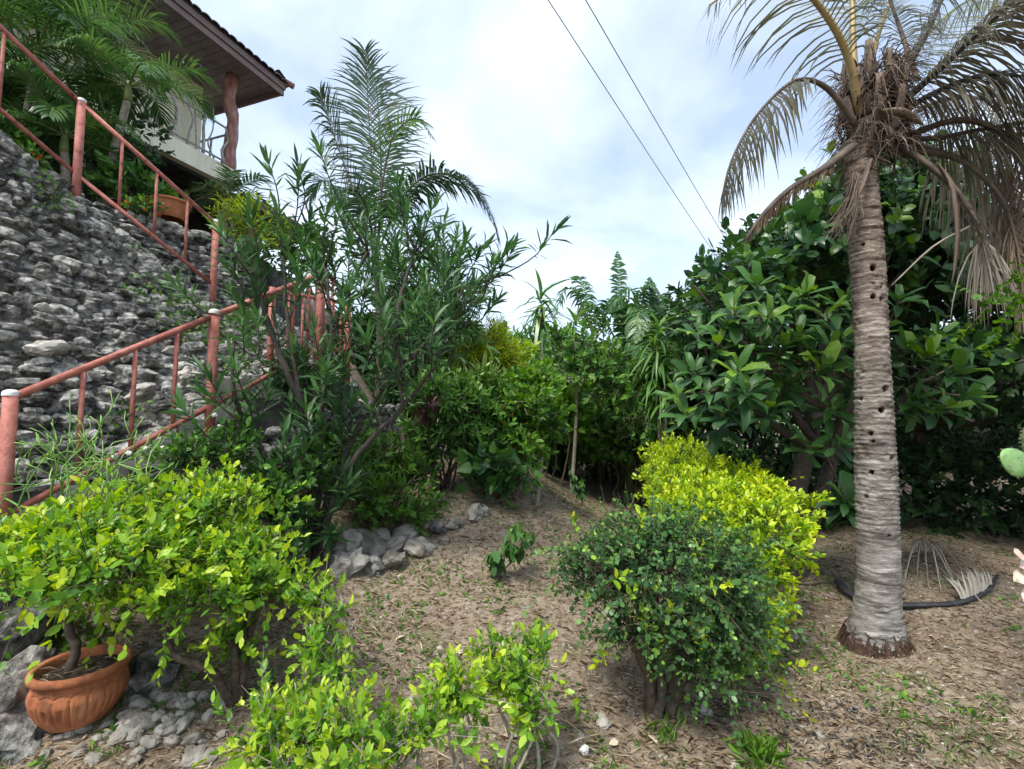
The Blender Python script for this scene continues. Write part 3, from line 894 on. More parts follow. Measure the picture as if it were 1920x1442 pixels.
sl2 = nrm(-hu + hz * pit); v = -.75
while v < 5:
    tile_piece(hp(.9, v, r0 - .015), hv, sl2, .40).build('tile', M['tile'], rf, smooth=True); v += .2
MB().tube([hp(.92, -.89, r0 + .0), hp(-.5, .5, r0 + 1.65 * pit)], [.07, .07], 10).build('ridge_cap', M['ridge'], rf)
cp = [hp(0, 0, ZF - .03), hp(.03, .02, ZF + .7), hp(.02, -.03, ZF + 1.25), hp(-.02, .06, ZF + 1.65), hp(.0, .02, ZS + .02)]
pc = spline(cp, 18); MB().tube(pc, .13 + .015 * np.sin(np.arange(18) * 1.3), 10).build('balcony_post', M['redwood'], house)
hbox('corner_post', -4.2, -4.0, -.1, .1, ZF, ZS, 'redwood')
bal = [(-.05, ZF + .95, -3.9, ZF + .97), (-.05, ZF + .16, -3.9, ZF + .13)]
for u0, z0, u1, z1 in bal:
    P = spline([hp(u0, 0, z0), hp(u0 * .7 + u1 * .3, .03, z0 + .03), hp(u0 * .3 + u1 * .7, -.03, z1 - .03), hp(u1, 0, z1)], 16)
    MB().tube(P, .022, 7).build('handrail', M['drift'], house)
u = -.15
while u > -3.9:
    P = spline([hp(u + rng.normal(0, .05), 0, ZF + .1), hp(u + rng.normal(0, .09), .03, ZF + .4), hp(u + rng.normal(0, .09), -.03, ZF + .7), hp(u + rng.normal(0, .05), 0, ZF + .97 + .25 * (rng.random() < .3))], 10)
    MB().tube(P, rng.uniform(.012, .04) * np.linspace(1.2, .8, 10), 7).build('driftwood_baluster', M['drift'], house); u -= rng.uniform(.16, .3)
for v_ in np.arange(.35, 2.2, .4):
    MB().tube([hp(.05, v_, ZF), hp(.05, v_ + rng.normal(0, .08), ZF + .95)], .025, 7).build('driftwood_baluster', M['drift'], house)
MB().tube([hp(.05, 0, ZF + .93), hp(.05, 2.4, ZF + .95)], .025, 7).build('handrail', M['drift'], house)
v = .0
while v < 4.8:
    hbox('floor_joist_board', -9, .1, v + .01, v + .2, ZF - .47, ZF - .402, 'darkwood'); v += .24
hbox('lower_wall', -9, .25, 2.3, 4.6, 4.0, ZF - .475, 'darkwood')
hbox('lower_post', -.15, .0, .0, .15, 4.0, ZF - .475, 'timber')
hbox('lower_post', -3.2, -3.05, .0, .15, 4.0, ZF - .475, 'timber')
b0, b1 = at(362, 384, 9.6), at(452, 340, 9.9)
MB().tube([b0, (b0 + b1) / 2 + [0, 0, .02], b1], .075, 8).build('timber_brace', M['timber'], house)

shed = thing('lean_to_shelter', 'low dark weathered roof beyond the balcony behind the oleander', 'shelter', hp(2, 1, 4.1))
MB().add([hp(.3, -.2, 6.55), hp(3.2, -.2, 6.45), hp(3.2, 3, 7.1), hp(.3, 3, 7.2), hp(.3, -.2, 6.75), hp(3.2, -.2, 6.62), hp(3.2, 3, 7.3), hp(.3, 3, 7.4)], None,
         [[0, 1, 2, 3], [4, 7, 6, 5], [0, 4, 5, 1], [1, 5, 6, 2], [2, 6, 7, 3], [3, 7, 4, 0]]).build('roof', M['thatch'], shed, smooth=False)
for uu in (.6, 3.0):
    MB().tube([hp(uu, .0, 3.8), hp(uu, .0, 6.6)], .07, 9).build('post', M['timber'], shed)
hbox('back_wall', .2, 3.1, 2.6, 2.8, 3.9, 7.1, 'darkwood', shed)

# ------------------------------------------------------------------ cables
for nm, a, b in (('thinner power cable nearer the middle of the sky', (1030, 0), (1340, 475)), ('power cable beside the coconut palm crown', (1100, 0), (1380, 480))):
    p0, p1 = at(a[0], a[1], 9), at(b[0], b[1], 34)
    p0 = p0 + (p0 - p1) * .15; p2 = p1 + (p1 - p0) * .12
    P = np.array([p0 + (p2 - p0) * t + np.array([0, 0, -.35 * 4 * t * (1 - t) * .25]) for t in np.linspace(0, 1, 24)])
    c = MB().tube(P, .0095 + .012 * np.linspace(0, 1, 24), 6).build('power_cable', M['wire'], None)
    tag(c, nm, 'cable', 'overhead cables')
# ------------------------------------------------------------------ coconut palm
PY = 3.45
palm = thing('coconut_palm', 'ringed grey coconut palm with ragged drying fronds and pecked trunk', 'palm tree', (*at(1641, 1190, PY)[:2], gh(*at(1641, 1190, PY)[:2])))
pb = base_of(palm)
tp = [(1641, 1206, .235), (1641, 1180, .218), (1644, 1145, .182), (1647, 1080, .160), (1645, 980, .152), (1641, 880, .153), (1638, 760, .147), (1634, 640, .140), (1628, 520, .134), (1621, 420, .126), (1614, 330, .118), (1612, 290, .12), (1625, 230, .13)]
Pc = spline([at(a, b, PY) for a, b, r in tp], 430)
rr = np.interp(np.linspace(0, 1, 430), np.linspace(0, 1, len(tp)), [t[2] for t in tp])
# radius by arc length
cum = np.concatenate([[0], np.cumsum(np.linalg.norm(np.diff([at(a, b, PY) for a, b, r in tp], axis=0), axis=1))]); cum /= cum[-1]
rr = np.interp(np.linspace(0, 1, 430), cum, [t[2] for t in tp]) * .80
K = 72
ang = np.arange(K) / K * 2 * math.pi
hole_px = [(1617, 465), (1638, 507), (1655, 540), (1638, 562), (1655, 564), (1600, 732), (1612, 748), (1660, 731), (1632, 812), (1636, 826), (1672, 858), (1633, 884), (1650, 342), (1652, 770), (1622, 928), (1668, 1000)]
V = np.zeros((430, K, 3)); tin = np.zeros((430, K))
arc = np.linspace(0, 1, 430) * np.linalg.norm(np.diff(Pc, axis=0), axis=1).sum()
ph = np.cumsum(rng.uniform(.75, 1.3, 600)) * .034
holes = []
for px, py in hole_px:
    i = int(np.argmin(np.abs((CY - np.array([ (c[2]) for c in Pc]) * 0) + 0 * 0 + np.array([np.linalg.norm(np.cross(ray(px, py), c - CAM)) / np.linalg.norm(ray(px, py)) for c in Pc]))))
    c = Pc[i]; r = ray(px, py); t = np.dot(c - CAM, r) / np.dot(r, r)
    off = (CAM + r * t) - c
    fv = nrm((c - CAM)[:2]); rv = np.array([fv[1], -fv[0]])
    sx = np.clip(np.dot(off[:2], rv) / rr[i], -.95, .95)
    pd = rv * sx - fv * math.sqrt(1 - sx * sx)
    holes.append((arc[i], math.atan2(pd[1], pd[0]), rng.uniform(.008, .021)))
for i in range(430):
    wv = .006 * np.sin(ang + i * .004) + .004 * np.sin(ang * 3 + 1.3 + i * .011) + np.array([.010 * mnoise.noise(Vector((math.cos(a) * 2.2, math.sin(a) * 2.2, arc[i] * 5))) for a in ang])
    s_ = arc[i] + wv
    k = np.searchsorted(ph, s_); k = np.clip(k, 1, len(ph) - 1)
    fr_ = (s_ - ph[k - 1]) / (ph[k] - ph[k - 1])
    ring = ((fr_ ** 3) * .008 - .003 - .003 * (fr_ < .12)) * (.55 + .9 * np.array([.5 + mnoise.noise(Vector((math.cos(a) * 1.7, math.sin(a) * 1.7, arc[i] * 9 + 4))) for a in ang]))
    ring += .0035 * np.array([mnoise.noise(Vector((math.cos(a) * 3.5, math.sin(a) * 3.5, arc[i] * 26))) for a in ang]) * 1.6
    r = rr[i] + ring * (.45 if arc[i] < .8 else 1.0) + .006 * np.sin(ang * 2 + arc[i] * 3)
    tin[i] = .5
    for ha, hg, hr in holes:
        dd_ = ((arc[i] - ha) / hr) ** 2 + (np.angle(np.exp(1j * (ang - hg))) * rr[i] / (hr * .95)) ** 2
        w = np.clip(1.35 - dd_, 0, 1) ; r = r - .075 * w; tin[i] = np.maximum(np.where(w > .1, 1.0, 0), tin[i])
    if arc[i] < .12: r = r + .02 * rng.normal(0, .3, K)
    V[i, :, 0] = Pc[i, 0] + r * np.cos(ang); V[i, :, 1] = Pc[i, 1] + r * np.sin(ang); V[i, :, 2] = Pc[i, 2]
def trunk_material():
    m, nt, b, o = new_mat('coconut_bark'); N, Lk = nt.nodes, nt.links
    geo = N.new('ShaderNodeNewGeometry'); mp = N.new('ShaderNodeMapping'); mp.inputs['Scale'].default_value = (1, 1, 3.2); Lk.new(geo.outputs['Position'], mp.inputs[0])
    n1 = N.new('ShaderNodeTexNoise'); n1.inputs['Scale'].default_value = 7; n1.inputs['Detail'].default_value = 8; n1.inputs['Roughness'].default_value = .7; Lk.new(mp.outputs[0], n1.inputs['Vector'])
    hgt = N.new('ShaderNodeSeparateXYZ'); Lk.new(geo.outputs['Position'], hgt.inputs[0])
    mr = N.new('ShaderNodeMapRange'); mr.inputs[1].default_value = .0; mr.inputs[2].default_value = 3.3; Lk.new(hgt.outputs['Z'], mr.inputs[0])
    grey = ramp(nt, [(.06, .055, .05), (.165, .155, .142), (.28, .27, .25), (.42, .41, .385)], [.3, .46, .58, .75]); Lk.new(n1.outputs['Fac'], grey.inputs[0])
    brown = ramp(nt, [(.06, .042, .033), (.155, .115, .09), (.26, .21, .17), (.38, .33, .28)], [.3, .46, .58, .75]); Lk.new(n1.outputs['Fac'], brown.inputs[0])
    mx = N.new('ShaderNodeMix'); mx.data_type = 'RGBA'; Lk.new(mr.outputs[0], mx.inputs['Factor']); Lk.new(grey.outputs[0], mx.inputs[6]); Lk.new(brown.outputs[0], mx.inputs[7])
    mp2 = N.new('ShaderNodeMapping'); mp2.inputs['Scale'].default_value = (3, 3, 34); Lk.new(geo.outputs['Position'], mp2.inputs[0])
    n3 = N.new('ShaderNodeTexNoise'); n3.inputs['Scale'].default_value = 1.0; n3.inputs['Detail'].default_value = 5; n3.inputs['Roughness'].default_value = .6; n3.inputs['Distortion'].default_value = .4; Lk.new(mp2.outputs[0], n3.inputs['Vector'])
    ln_r = ramp(nt, [(.38, .34, .31), (1, 1, 1), (1.25, 1.25, 1.25)], [.36, .47, .66]); Lk.new(n3.outputs['Fac'], ln_r.inputs[0])
    mm = N.new('ShaderNodeMix'); mm.data_type = 'RGBA'; mm.blend_type = 'MULTIPLY'; mm.inputs['Factor'].default_value = 1; Lk.new(mx.outputs[2], mm.inputs[6]); Lk.new(ln_r.outputs[0], mm.inputs[7]); mx = mm
    at_ = N.new('ShaderNodeAttribute'); at_.attribute_name = 'tint'
    f = N.new('ShaderNodeMapRange'); f.inputs[1].default_value = .55; f.inputs[2].default_value = .9; Lk.new(at_.outputs['Fac'], f.inputs[0])
    m2 = N.new('ShaderNodeMix'); m2.data_type = 'RGBA'; Lk.new(f.outputs[0], m2.inputs['Factor']); Lk.new(mx.outputs[2], m2.inputs[6]); m2.inputs[7].default_value = (.03, .017, .012, 1)
    Lk.new(m2.outputs[2], b.inputs['Base Color']); b.inputs['Roughness'].default_value = .9; b.inputs['Specular IOR Level'].default_value = .2
    n2 = N.new('ShaderNodeTexNoise'); n2.inputs['Scale'].default_value = 55; n2.inputs['Detail'].default_value = 6; Lk.new(mp.outputs[0], n2.inputs['Vector'])
    bp = N.new('ShaderNodeBump'); bp.inputs['Strength'].default_value = .7; bp.inputs['Distance'].default_value = .012; Lk.new(n2.outputs['Fac'], bp.inputs['Height']); Lk.new(bp.outputs[0], b.inputs['Normal'])
    return m
M['cocobark'] = trunk_material()
i, j = np.meshgrid(np.arange(429), np.arange(K), indexing='ij'); jn = (j + 1) % K
Q = np.stack([i * K + j, i * K + jn, (i + 1) * K + jn, (i + 1) * K + j], -1).reshape(-1, 4)
put('trunk', mk_mesh('trunk', V.reshape(-1, 3) - pb, None, Q, M['cocobark'], tin.ravel(), True), palm)
# root mat at the foot
mb = MB()
MB().lathe([(.15, .13), (.178, .075), (.195, .03), (.225, -.04)], pb, 60, fn=lambda V, a: V * (1 + .07 * np.sin(a * 9 + 2) * np.sin(a * 4 + 1) + .05 * np.sin(a * 23))[None, :, None]).build('root_collar', M['roots'], palm)
for k in range(420):
    a = rng.uniform(0, 2 * math.pi); d_ = np.array([math.cos(a), math.sin(a), 0]); tw = rng.normal(0, .12)
    e_ = np.array([math.cos(a + tw), math.sin(a + tw), 0])
    p = pb + d_ * rng.uniform(.155, .19) + [0, 0, rng.uniform(.01, .085)]; q_ = pb + e_ * rng.uniform(.185, .225)
    mb.tube([p, (p + q_) / 2 + [0, 0, rng.uniform(0, .03)], [q_[0], q_[1], gh(q_[0], q_[1]) - .01]], rng.uniform(.002, .006), 3, cap=False)
mb.build('root_mat', M['roots'], palm, kind='stuff')

cr_c = at(1640, 225, PY)
# frond bases (boots) and petiole stumps hugging the crown
for k in range(22):
    a = k * 2.399; z0 = -.28 + .5 * k / 22
    o_ = np.array([math.cos(a), math.sin(a), 0])
    p0 = cr_c + o_ * .10 + [0, 0, z0]; p1 = cr_c + o_ * .19 + [0, 0, z0 + .13]; p2 = cr_c + o_ * (.25 - .06 * k / 22) + [0, 0, z0 + .34]
    MB().tube(spline([p0, p1, p2], 8), np.linspace(.055, .022, 8), 8, flat=.3).build('frond_base', M['boot'], palm)
mb = MB()
for k in range(1500):                                     # fibres, dry flower stalks and shreds round the crown
    a = rng.uniform(0, 2 * math.pi); o_ = np.array([math.cos(a), math.sin(a), 0])
    p0 = cr_c + o_ * rng.uniform(.08, .22) + [0, 0, rng.uniform(-.30, .42)]
    L_ = rng.uniform(.08, .30); d0 = nrm(o_ * rng.uniform(.1, 1) + rng.normal(0, .5, 3) + [0, 0, rng.normal(-.1, .6)])
    p1 = p0 + d0 * L_ * .5; p2 = p1 + nrm(d0 + [0, 0, -1.1]) * L_ * .6
    mb.tube(spline([p0, p1, p2], 5), np.linspace(rng.uniform(.002, .006), .001, 5), 3, rng.random(), cap=False)
mb.build('crown_fibre', M['fibre'], palm, kind='stuff')
# net sheets of brown fibre wrapped round the crown
mb = MB()
for k in range(26):
    a0 = rng.uniform(0, 6.28); z0 = rng.uniform(-.30, .22); r_ = rng.uniform(.15, .22)
    for w in np.linspace(-.5, .5, 7):
        a = a0 + np.linspace(0, rng.uniform(.5, 1.1), 6)
        P = np.stack([cr_c[0] + r_ * np.cos(a), cr_c[1] + r_ * np.sin(a), cr_c[2] + z0 + w * .10 + .16 * np.linspace(0, 1, 6) * (1 if k % 2 else -1) + rng.normal(0, .004, 6)], -1)
        mb.tube(P, rng.uniform(.004, .010), 3, rng.uniform(0, .7), cap=False)
mb.build('fibre_sheath', M['fibre'], palm, kind='stuff')

def fr_px(pts, **kw):
    return frond(palm, [at(a, b, Y) for a, b, Y in pts], **kw)
HANG = dict(up=(0, 0, 1), vee=-.5)
fr_px([(1612, 215, 3.4), (1594, 120, 3.3), (1560, 45, 3.2), (1500, -25, 3.1), (1420, -50, 3.0), (1330, 10, 2.95)], leaflet=.62, n=43, mat='cocoleaf', rmat='petiole', w=0.0068, droop=1.0, r0=.032, tint=.55, vee=-.35, start=.22, miss=.12)
fr_px([(1605, 235, 3.35), (1550, 165, 3.25), (1490, 152, 3.2), (1420, 215, 3.12), (1372, 300, 3.1), (1352, 375, 3.1)], leaflet=.52, n=57, mat='cocoleaf', rmat='rachis', w=0.0074, droop=1.2, r0=.026, tint=.3, vee=-.6, start=.28, ang=(1.0, .5))
fr_px([(1598, 275, 3.3), (1545, 315, 3.2), (1480, 355, 3.15), (1428, 405, 3.1), (1398, 450, 3.1)], leaflet=.20, n=57, mat='dryleaf', rmat='rachis', w=0.0081, droop=.9, r0=.045, tint=.15, vee=-.5, ang=(.45, .3), start=.2)
fr_px([(1608, 200, 3.5), (1600, 90, 3.6), (1594, -40, 3.7), (1560, -190, 3.7)], leaflet=.6, n=34, mat='cocoleaf', rmat='petiole', w=0.0087, droop=.7, r0=.03, tint=.6, start=.45)
fr_px([(1625, 190, 3.5), (1640, 90, 3.7), (1672, 0, 3.9), (1730, -110, 4.0)], leaflet=.6, n=51, mat='cocoleaf', rmat='petiole', w=0.0070, droop=.8, r0=.028, tint=.5, start=.45)
fr_px([(1720, 150, 3.6), (1700, 90, 3.7), (1672, 10, 3.8), (1640, -80, 3.8)], leaflet=.55, n=48, mat='cocoleaf', rmat='rachis', w=0.0070, droop=1.0, r0=.028, tint=.35, start=.3)
fr_px([(1670, 210, 3.4), (1745, 145, 3.2), (1850, 48, 2.95), (1960, -50, 2.75)], leaflet=.60, n=85, mat='cocoleaf', rmat='blackrib', w=0.0059, droop=1.0, r0=.036, tint=.2, vee=-.2, start=.25)
fr_px([(1672, 225, 3.45), (1750, 175, 3.3), (1850, 140, 3.1), (1960, 150, 2.95)], leaflet=.62, n=79, mat='cocoleaf', rmat='blackrib', w=0.0054, droop=1.2, r0=.032, tint=.15, vee=-.4, start=.2)
fr_px([(1680, 235, 3.6), (1760, 190, 3.9), (1860, 190, 4.2), (1990, 260, 4.4)], leaflet=.7, n=79, mat='cocoleaf', rmat='rachis', w=0.0065, droop=1.2, r0=.03, tint=.3, vee=-.5, start=.2)
fr_px([(1680, 262, 3.5), (1760, 258, 3.4), (1850, 240, 3.3), (1980, 215, 3.2)], leaflet=.62, n=76, mat='cocoleaf', rmat='rachis', w=0.0059, droop=1.3, r0=.03, tint=.25, vee=-.6, start=.25)
fr_px([(1660, 200, 3.6), (1720, 90, 4.0), (1800, 10, 4.3), (1900, -30, 4.6)], leaflet=.75, n=76, mat='cocoleaf', rmat='rachisgreen', w=0.0070, droop=1.0, r0=.03, tint=.55, start=.2, vee=-.2)
fr_px([(1660, 210, 3.4), (1740, 60, 3.3), (1780, -30, 3.2), (1840, -120, 3.0)], leaflet=.6, n=70, mat='cocoleaf', rmat='rachis', w=0.0059, droop=1.1, r0=.03, tint=.3, start=.3)
fr_px([(1675, 270, 3.4), (1735, 305, 3.3), (1795, 360, 3.2), (1835, 430, 3.15), (1850, 520, 3.15)], leaflet=0.62, n=90, mat='greyfrond', rmat='rachis', w=0.0050, droop=1.5, r0=.036, tint=.35, vee=-.3, start=.38, ang=(1.0, .3), jit=.14)
fr_px([(1690, 262, 3.6), (1780, 290, 3.8), (1860, 330, 3.9), (1920, 420, 3.95)], leaflet=0.75, n=85, mat='greyfrond', rmat='rachis', w=0.0054, droop=1.5, r0=.034, tint=.3, vee=-.4, start=.3, ang=(1.0, .3), jit=.14)
fr_px([(1700, 255, 3.5), (1800, 225, 3.3), (1890, 260, 3.2), (1945, 380, 3.2), (1950, 520, 3.25)], leaflet=.60, n=93, mat='dryleaf', rmat='rachis', w=0.0054, droop=1.5, r0=.032, tint=.4, vee=-.4, start=.3, ang=(1.0, .3), jit=.12)
fr_px([(1690, 280, 3.5), (1800, 300, 3.35), (1880, 380, 3.25), (1915, 520, 3.2), (1912, 600, 3.2)], leaflet=.38, n=70, mat='dryleaf', rmat='rachis', w=0.0050, droop=1.2, r0=.03, tint=.25, vee=-.4, start=.35, ang=(.7, .2), jit=.12)
# hanging spathe, dry bloom stalk and pale snapped stalk
sp_ = spline([at(1758, 305, 3.25), at(1785, 350, 3.2), at(1796, 430, 3.18), at(1790, 505, 3.18), at(1783, 535, 3.18)], 16)
MB().tube(sp_, np.array([.015, .035, .055, .068, .075, .08, .08, .078, .074, .068, .06, .05, .04, .03, .018, .004]), 8, flat=.22).build('spathe', M['boot'], palm)
MB().tube(spline([at(1818, 425, 3.15), at(1750, 462, 3.2), at(1672, 535, 3.3)], 8), np.linspace(.008, .005, 8), 6).build('snapped_stalk', M['stemgrey'], palm)
mb = MB()
for k in range(70):
    p0 = at(1612 - rng.uniform(0, 14), 330 + rng.uniform(-10, 60), 3.28); e = at(1560 + rng.uniform(-15, 45), 430 + rng.uniform(-20, 30), 3.2 + rng.normal(0, .05))
    mb.tube(spline([p0, p0 * .5 + e * .5 + rng.normal(0, .025, 3), e], 6), np.linspace(.004, .0015, 6), 3, rng.uniform(.3, 1), cap=False)
mb.tube(spline([at(1630, 300, 3.3), at(1618, 345, 3.29), at(1590, 400, 3.25)], 8), np.linspace(.028, .01, 8), 6, .7, flat=.4)
mb.build('dry_bloom_stalk', M['fibre'], palm)
for px, py, Y, r in ((1690, 222, 3.24, .12),):
    p = at(px, py, Y); MB().tube(spline([p + [-.14, 0, .06], p + [0, -.02, .03], p + [.15, 0, -.05]], 8), np.array([.008, .024, .034, .036, .034, .03, .02, .006]), 8, flat=.5).build('frond_base', M['boot'], palm)

# ------------------------------------------------------------------ gold hedge and dark shrub
EH = [E(1345, 985, 3.35, .46, .42, .22), E(1425, 1010, 3.15, .30, .32, .25), E(1350, 945, 3.95, .55, .55, .23), E(1415, 955, 3.8, .42, .45, .22), E(1310, 915, 4.7, .50, .55, .25), E(1365, 918, 4.7, .5, .5, .22),
      E(1285, 890, 5.6, .48, .55, .27), E(1275, 865, 6.4, .48, .5, .27), E(1400, 1120, 3.1, .22, .3, .32), E(1375, 1190, 2.85, .18, .25, .25)]
hb = np.array([1.55, 3.6, gh(1.55, 3.6)])
bush('clipped_gold_hedge', 'long bright yellow green clipped hedge beside the coconut palm', 'hedge', hb, EH, 2300, .15, 12, .042, 'oval', 'hedge', 300,
     stems=[[np.array([x, y, gh(x, y) - .04]), np.array([x + .05, y, .45]), np.array([x - .05, y + .1, .85])] for x, y in ((1.25, 3.2), (1.5, 3.3), (1.35, 3.8), (1.65, 4.1), (1.6, 4.8), (1.8, 5.4), (2.0, 6.2))],
     sprays=120, pair=True, young=.75, tint0=.35, lo=.5, up=.8, spread=(1.2, .5))
ED = [E(1235, 1075, 2.62, .44, .36, .25), E(1125, 1065, 2.55, .22, .22, .17), E(1330, 1085, 2.75, .32, .34, .28), E(1365, 1165, 2.65, .22, .24, .26), E(1320, 1235, 2.5, .15, .16, .20), E(1180, 1190, 2.45, .16, .14, .08), E(1270, 1190, 2.5, .18, .16, .16), E(1240, 1000, 2.75, .3, .25, .12)]
db = gnd(1240, 1345)
dst = [[db + [dx_, dy_, -.04], db * .55 + at(*e[:2], e[2]) * .45 + [0, 0, .05], at(*e[:2], e[2])] for (dx_, dy_), e in zip(((0, 0), (.03, .02), (-.03, .02), (.05, .03), (-.02, .05)), ((1230, 1080, 2.6), (1330, 1100, 2.7), (1130, 1070, 2.55), (1360, 1180, 2.65), (1180, 1000, 2.7)))]
shrub = bush('dark_leafy_shrub', 'dark green small leaved shrub on a bare trunk before the gold hedge', 'shrub', db, ED, 1500, .17, 14, .0225, 'round', 'boxleaf', 0, stems=dst, stemr=(.032, .012), stemmat='stem', sprays=130, young=.5, tint0=.30, lo=.4, up=.2, lvar=.4, spread=(1.3, .7), jit=.4)
for a, b in (((1190, 1050, 2.45), (1178, 985, 2.5)), ((1150, 1110, 2.4), (1095, 1050, 2.4)), ((1210, 1100, 2.45), (1212, 1030, 2.48)), ((1180, 960, 2.75), (1190, 925, 2.75))):
    stem(shrub, [at(*a), (at(*a) + at(*b)) / 2 + rng.normal(0, .02, 3), at(*b)], .004, .002, 'stem', 'twig')
BYl, DYl = crown_pts(ED, 40, .9, .5); foliage(shrub, shoots(BYl, DYl, np.full(len(BYl), .12), 8, .04, pair=True, tint0=.5), 'oval', 'hedge', 40, 'yellow_shoots')

# ------------------------------------------------------------------ big leaved rosette tree and the grove
RB = np.array([2.7, 4.9, gh(2.7, 4.9)])
ros = thing('rosette_leaf_tree', 'low spreading tree with large dark oblong leaves in rosettes behind palm', 'tree', RB)
RPX = [(1360, 610, 4.4), (1430, 640, 4.2), (1500, 620, 4.2), (1520, 660, 4.1), (1440, 560, 4.5), (1370, 760, 4.2), (1440, 760, 4.3), (1560, 650, 4.0), (1610, 700, 4.4), (1375, 575, 4.3), (1445, 590, 4.2), (1345, 640, 4.3), (1405, 725, 3.9), (1385, 690, 4.1), (1470, 645, 4.1), (1545, 690, 4.0), (1550, 585, 4.3), (1580, 630, 4.1), (1515, 545, 4.4), (1420, 530, 4.5), (1690, 555, 4.4), (1745, 660, 4.2), (1800, 690, 4.0), (1765, 625, 4.3), (1700, 650, 4.3), (1300, 690, 4.6), (1285, 770, 4.6), (1310, 620, 4.7), (1330, 730, 4.4), (1520, 835, 4.3), (1585, 825, 4.0), (1590, 935, 4.2), (1480, 720, 4.5), (1455, 690, 4.5), (1640, 620, 4.6), (1720, 745, 4.5), (1780, 760, 4.3), (1820, 740, 4.6), (1560, 760, 4.5), (1270, 740, 5.0), (1350, 790, 4.6), (1830, 650, 4.7), (1590, 560, 4.6), (1480, 570, 4.5)]
lv = []
mbtwig = []
for k, (px, py, Y) in enumerate(RPX):
    c = at(px, py, Y); nl = int(rng.integers(11, 16))
    ax = nrm(np.array([(px - 1560) / 900, -.75, .75]) + rng.normal(0, .18, 3))
    one = shoots((c - ax * .16)[None], ax[None], np.array([.13]), nl, .238, spread=(1.65, .45), young=.55, tint0=.34, jit=.12, up=1.0, lvar=.16)
    one[1] = nrm(one[1] + [0, 0, -.12]); lv.append(one); mbtwig.append((c, ax))
foliage(ros, cat(lv), 'obov', 'bigleaf', 300, 'leaves')
limbs = [(1500, 740, 4.6), (1430, 690, 4.4), (1580, 700, 4.5), (1720, 720, 4.6), (1350, 720, 4.7), (1640, 640, 4.7), (1540, 830, 4.5)]
hub = at(1560, 860, 4.8)
stem(ros, [RB + [0, 0, -.05], (RB + hub) / 2 + [.05, 0, 0], hub], .085, .06, 'stemdark', 'trunk')
LM = [at(*l) for l in limbs]
for l in LM: stem(ros, [hub, (hub + l) / 2 + [0, 0, -.06], l], .045, .024, 'stemdark', 'branch', wig=.01)
for c, ax in mbtwig:
    l = min(LM, key=lambda q_: np.linalg.norm(q_ - c)); stem(ros, [l, (l + c) / 2 + [0, 0, -.04], c - ax * .02], .013, .008, 'stem', 'branch', 8, 6)

def tree(name, label, base, trunk_r, ell, nsh, sl, nl, ll, tpl, mat, nind=0, group=None, bark='stemdark', k=2, **kw):
    base = np.asarray(base, float)
    t = thing(name, label, 'tree', base, group)
    top = np.mean([e[0] for e in ell], 0); fork = base * .55 + top * .45 + np.append(rng.normal(0, .12, 2), 0)
    stem(t, [base + [0, 0, -.15], base * .75 + fork * .25 + np.append(rng.normal(0, .06, 2), 0), fork], trunk_r, trunk_r * .7, bark, 'trunk', k=9)
    for c, r in ell:
        for _ in range(k):
            e = np.asarray(c) + rng.normal(0, .4, 3) * np.asarray(r)
            stem(t, [fork, (fork + e) / 2 + rng.normal(0, .12, 3), e], trunk_r * .45, trunk_r * .1, bark, 'branch', 10, 6, wig=.01)
    B, D = crown_pts(ell, nsh, kw.pop('lo', .45), kw.pop('up', .3))
    SL = sl * rng.uniform(.6, 1.25, len(B))
    foliage(t, shoots(B - D * SL[:, None] * .5, D, SL, nl, ll, **kw), tpl, mat, nind)
    twigs(t, B - D * SL[:, None] * .5, D, SL, bark, .006)
    return t
tree('broadleaf_tree', 'tall glossy broad leaved tree rising behind the coconut palm trunk', (3.6, 6.6, gh(3.6, 6.6)), .13,
     [E(1385, 550, 5.6, .5, .7, .32), E(1490, 480, 5.7, .7, .8, .5), E(1580, 430, 5.9, .65, .8, .65), E(1700, 430, 5.8, .8, .9, .8), E(1640, 380, 6.1, .9, .9, .6), E(1780, 520, 6.2, .9, 1.0, .9)],
     560, .30, 9, .155, 'broad', 'almond', 300, young=.5, tint0=.2, lo=.45, spread=(1.3, .5))
GV_ = 'dark grove trees behind the coconut palm'
gspec = [((6.4, 7.9), [((5.6, 6.0, 2.9), (1.5, 1.5, 1.3)), ((6.6, 5.0, 2.3), (1.3, 1.3, 1.4)), ((5.2, 7.2, 4.0), (1.4, 1.2, 1.0))], 'dense dark tree over the shade right of the palm trunk'),
         ((4.4, 8.2), [((4.4, 8.0, 3.2), (1.8, 1.3, 1.6)), ((3.4, 8.4, 2.1), (.9, 1.2, 1.1))], 'dark tree deep in the grove behind the rosette tree'),
         ((7.6, 8.6), [((7.4, 8.4, 3.4), (2.2, 1.8, 2.0)), ((9.3, 7.0, 2.8), (2.0, 2.0, 2.2))], 'dark spreading tree at the far right edge of the grove'),
         ((2.6, 9.6), [((3.5, 9.6, 2.4), (1.0, 1.1, 1.2)), ((4.3, 10.2, 3.2), (1.3, 1.2, 1.2))], 'dark tree standing above the bamboo fence'),
         ((6.0, 11), [((6.0, 11.0, 3.0), (2.6, 1.6, 2.4)), ((8.8, 11, 3.0), (2.4, 1.8, 2.6))], 'dark background tree filling the gap behind the grove')]
for (x, y), el, lab in gspec:
    tree('grove_tree', lab, (x, y, gh(x, y)), .09, el, 620, .4, 10, .17, 'oval', 'dark', 0, GV_, young=.3, tint0=.25, lo=.35)
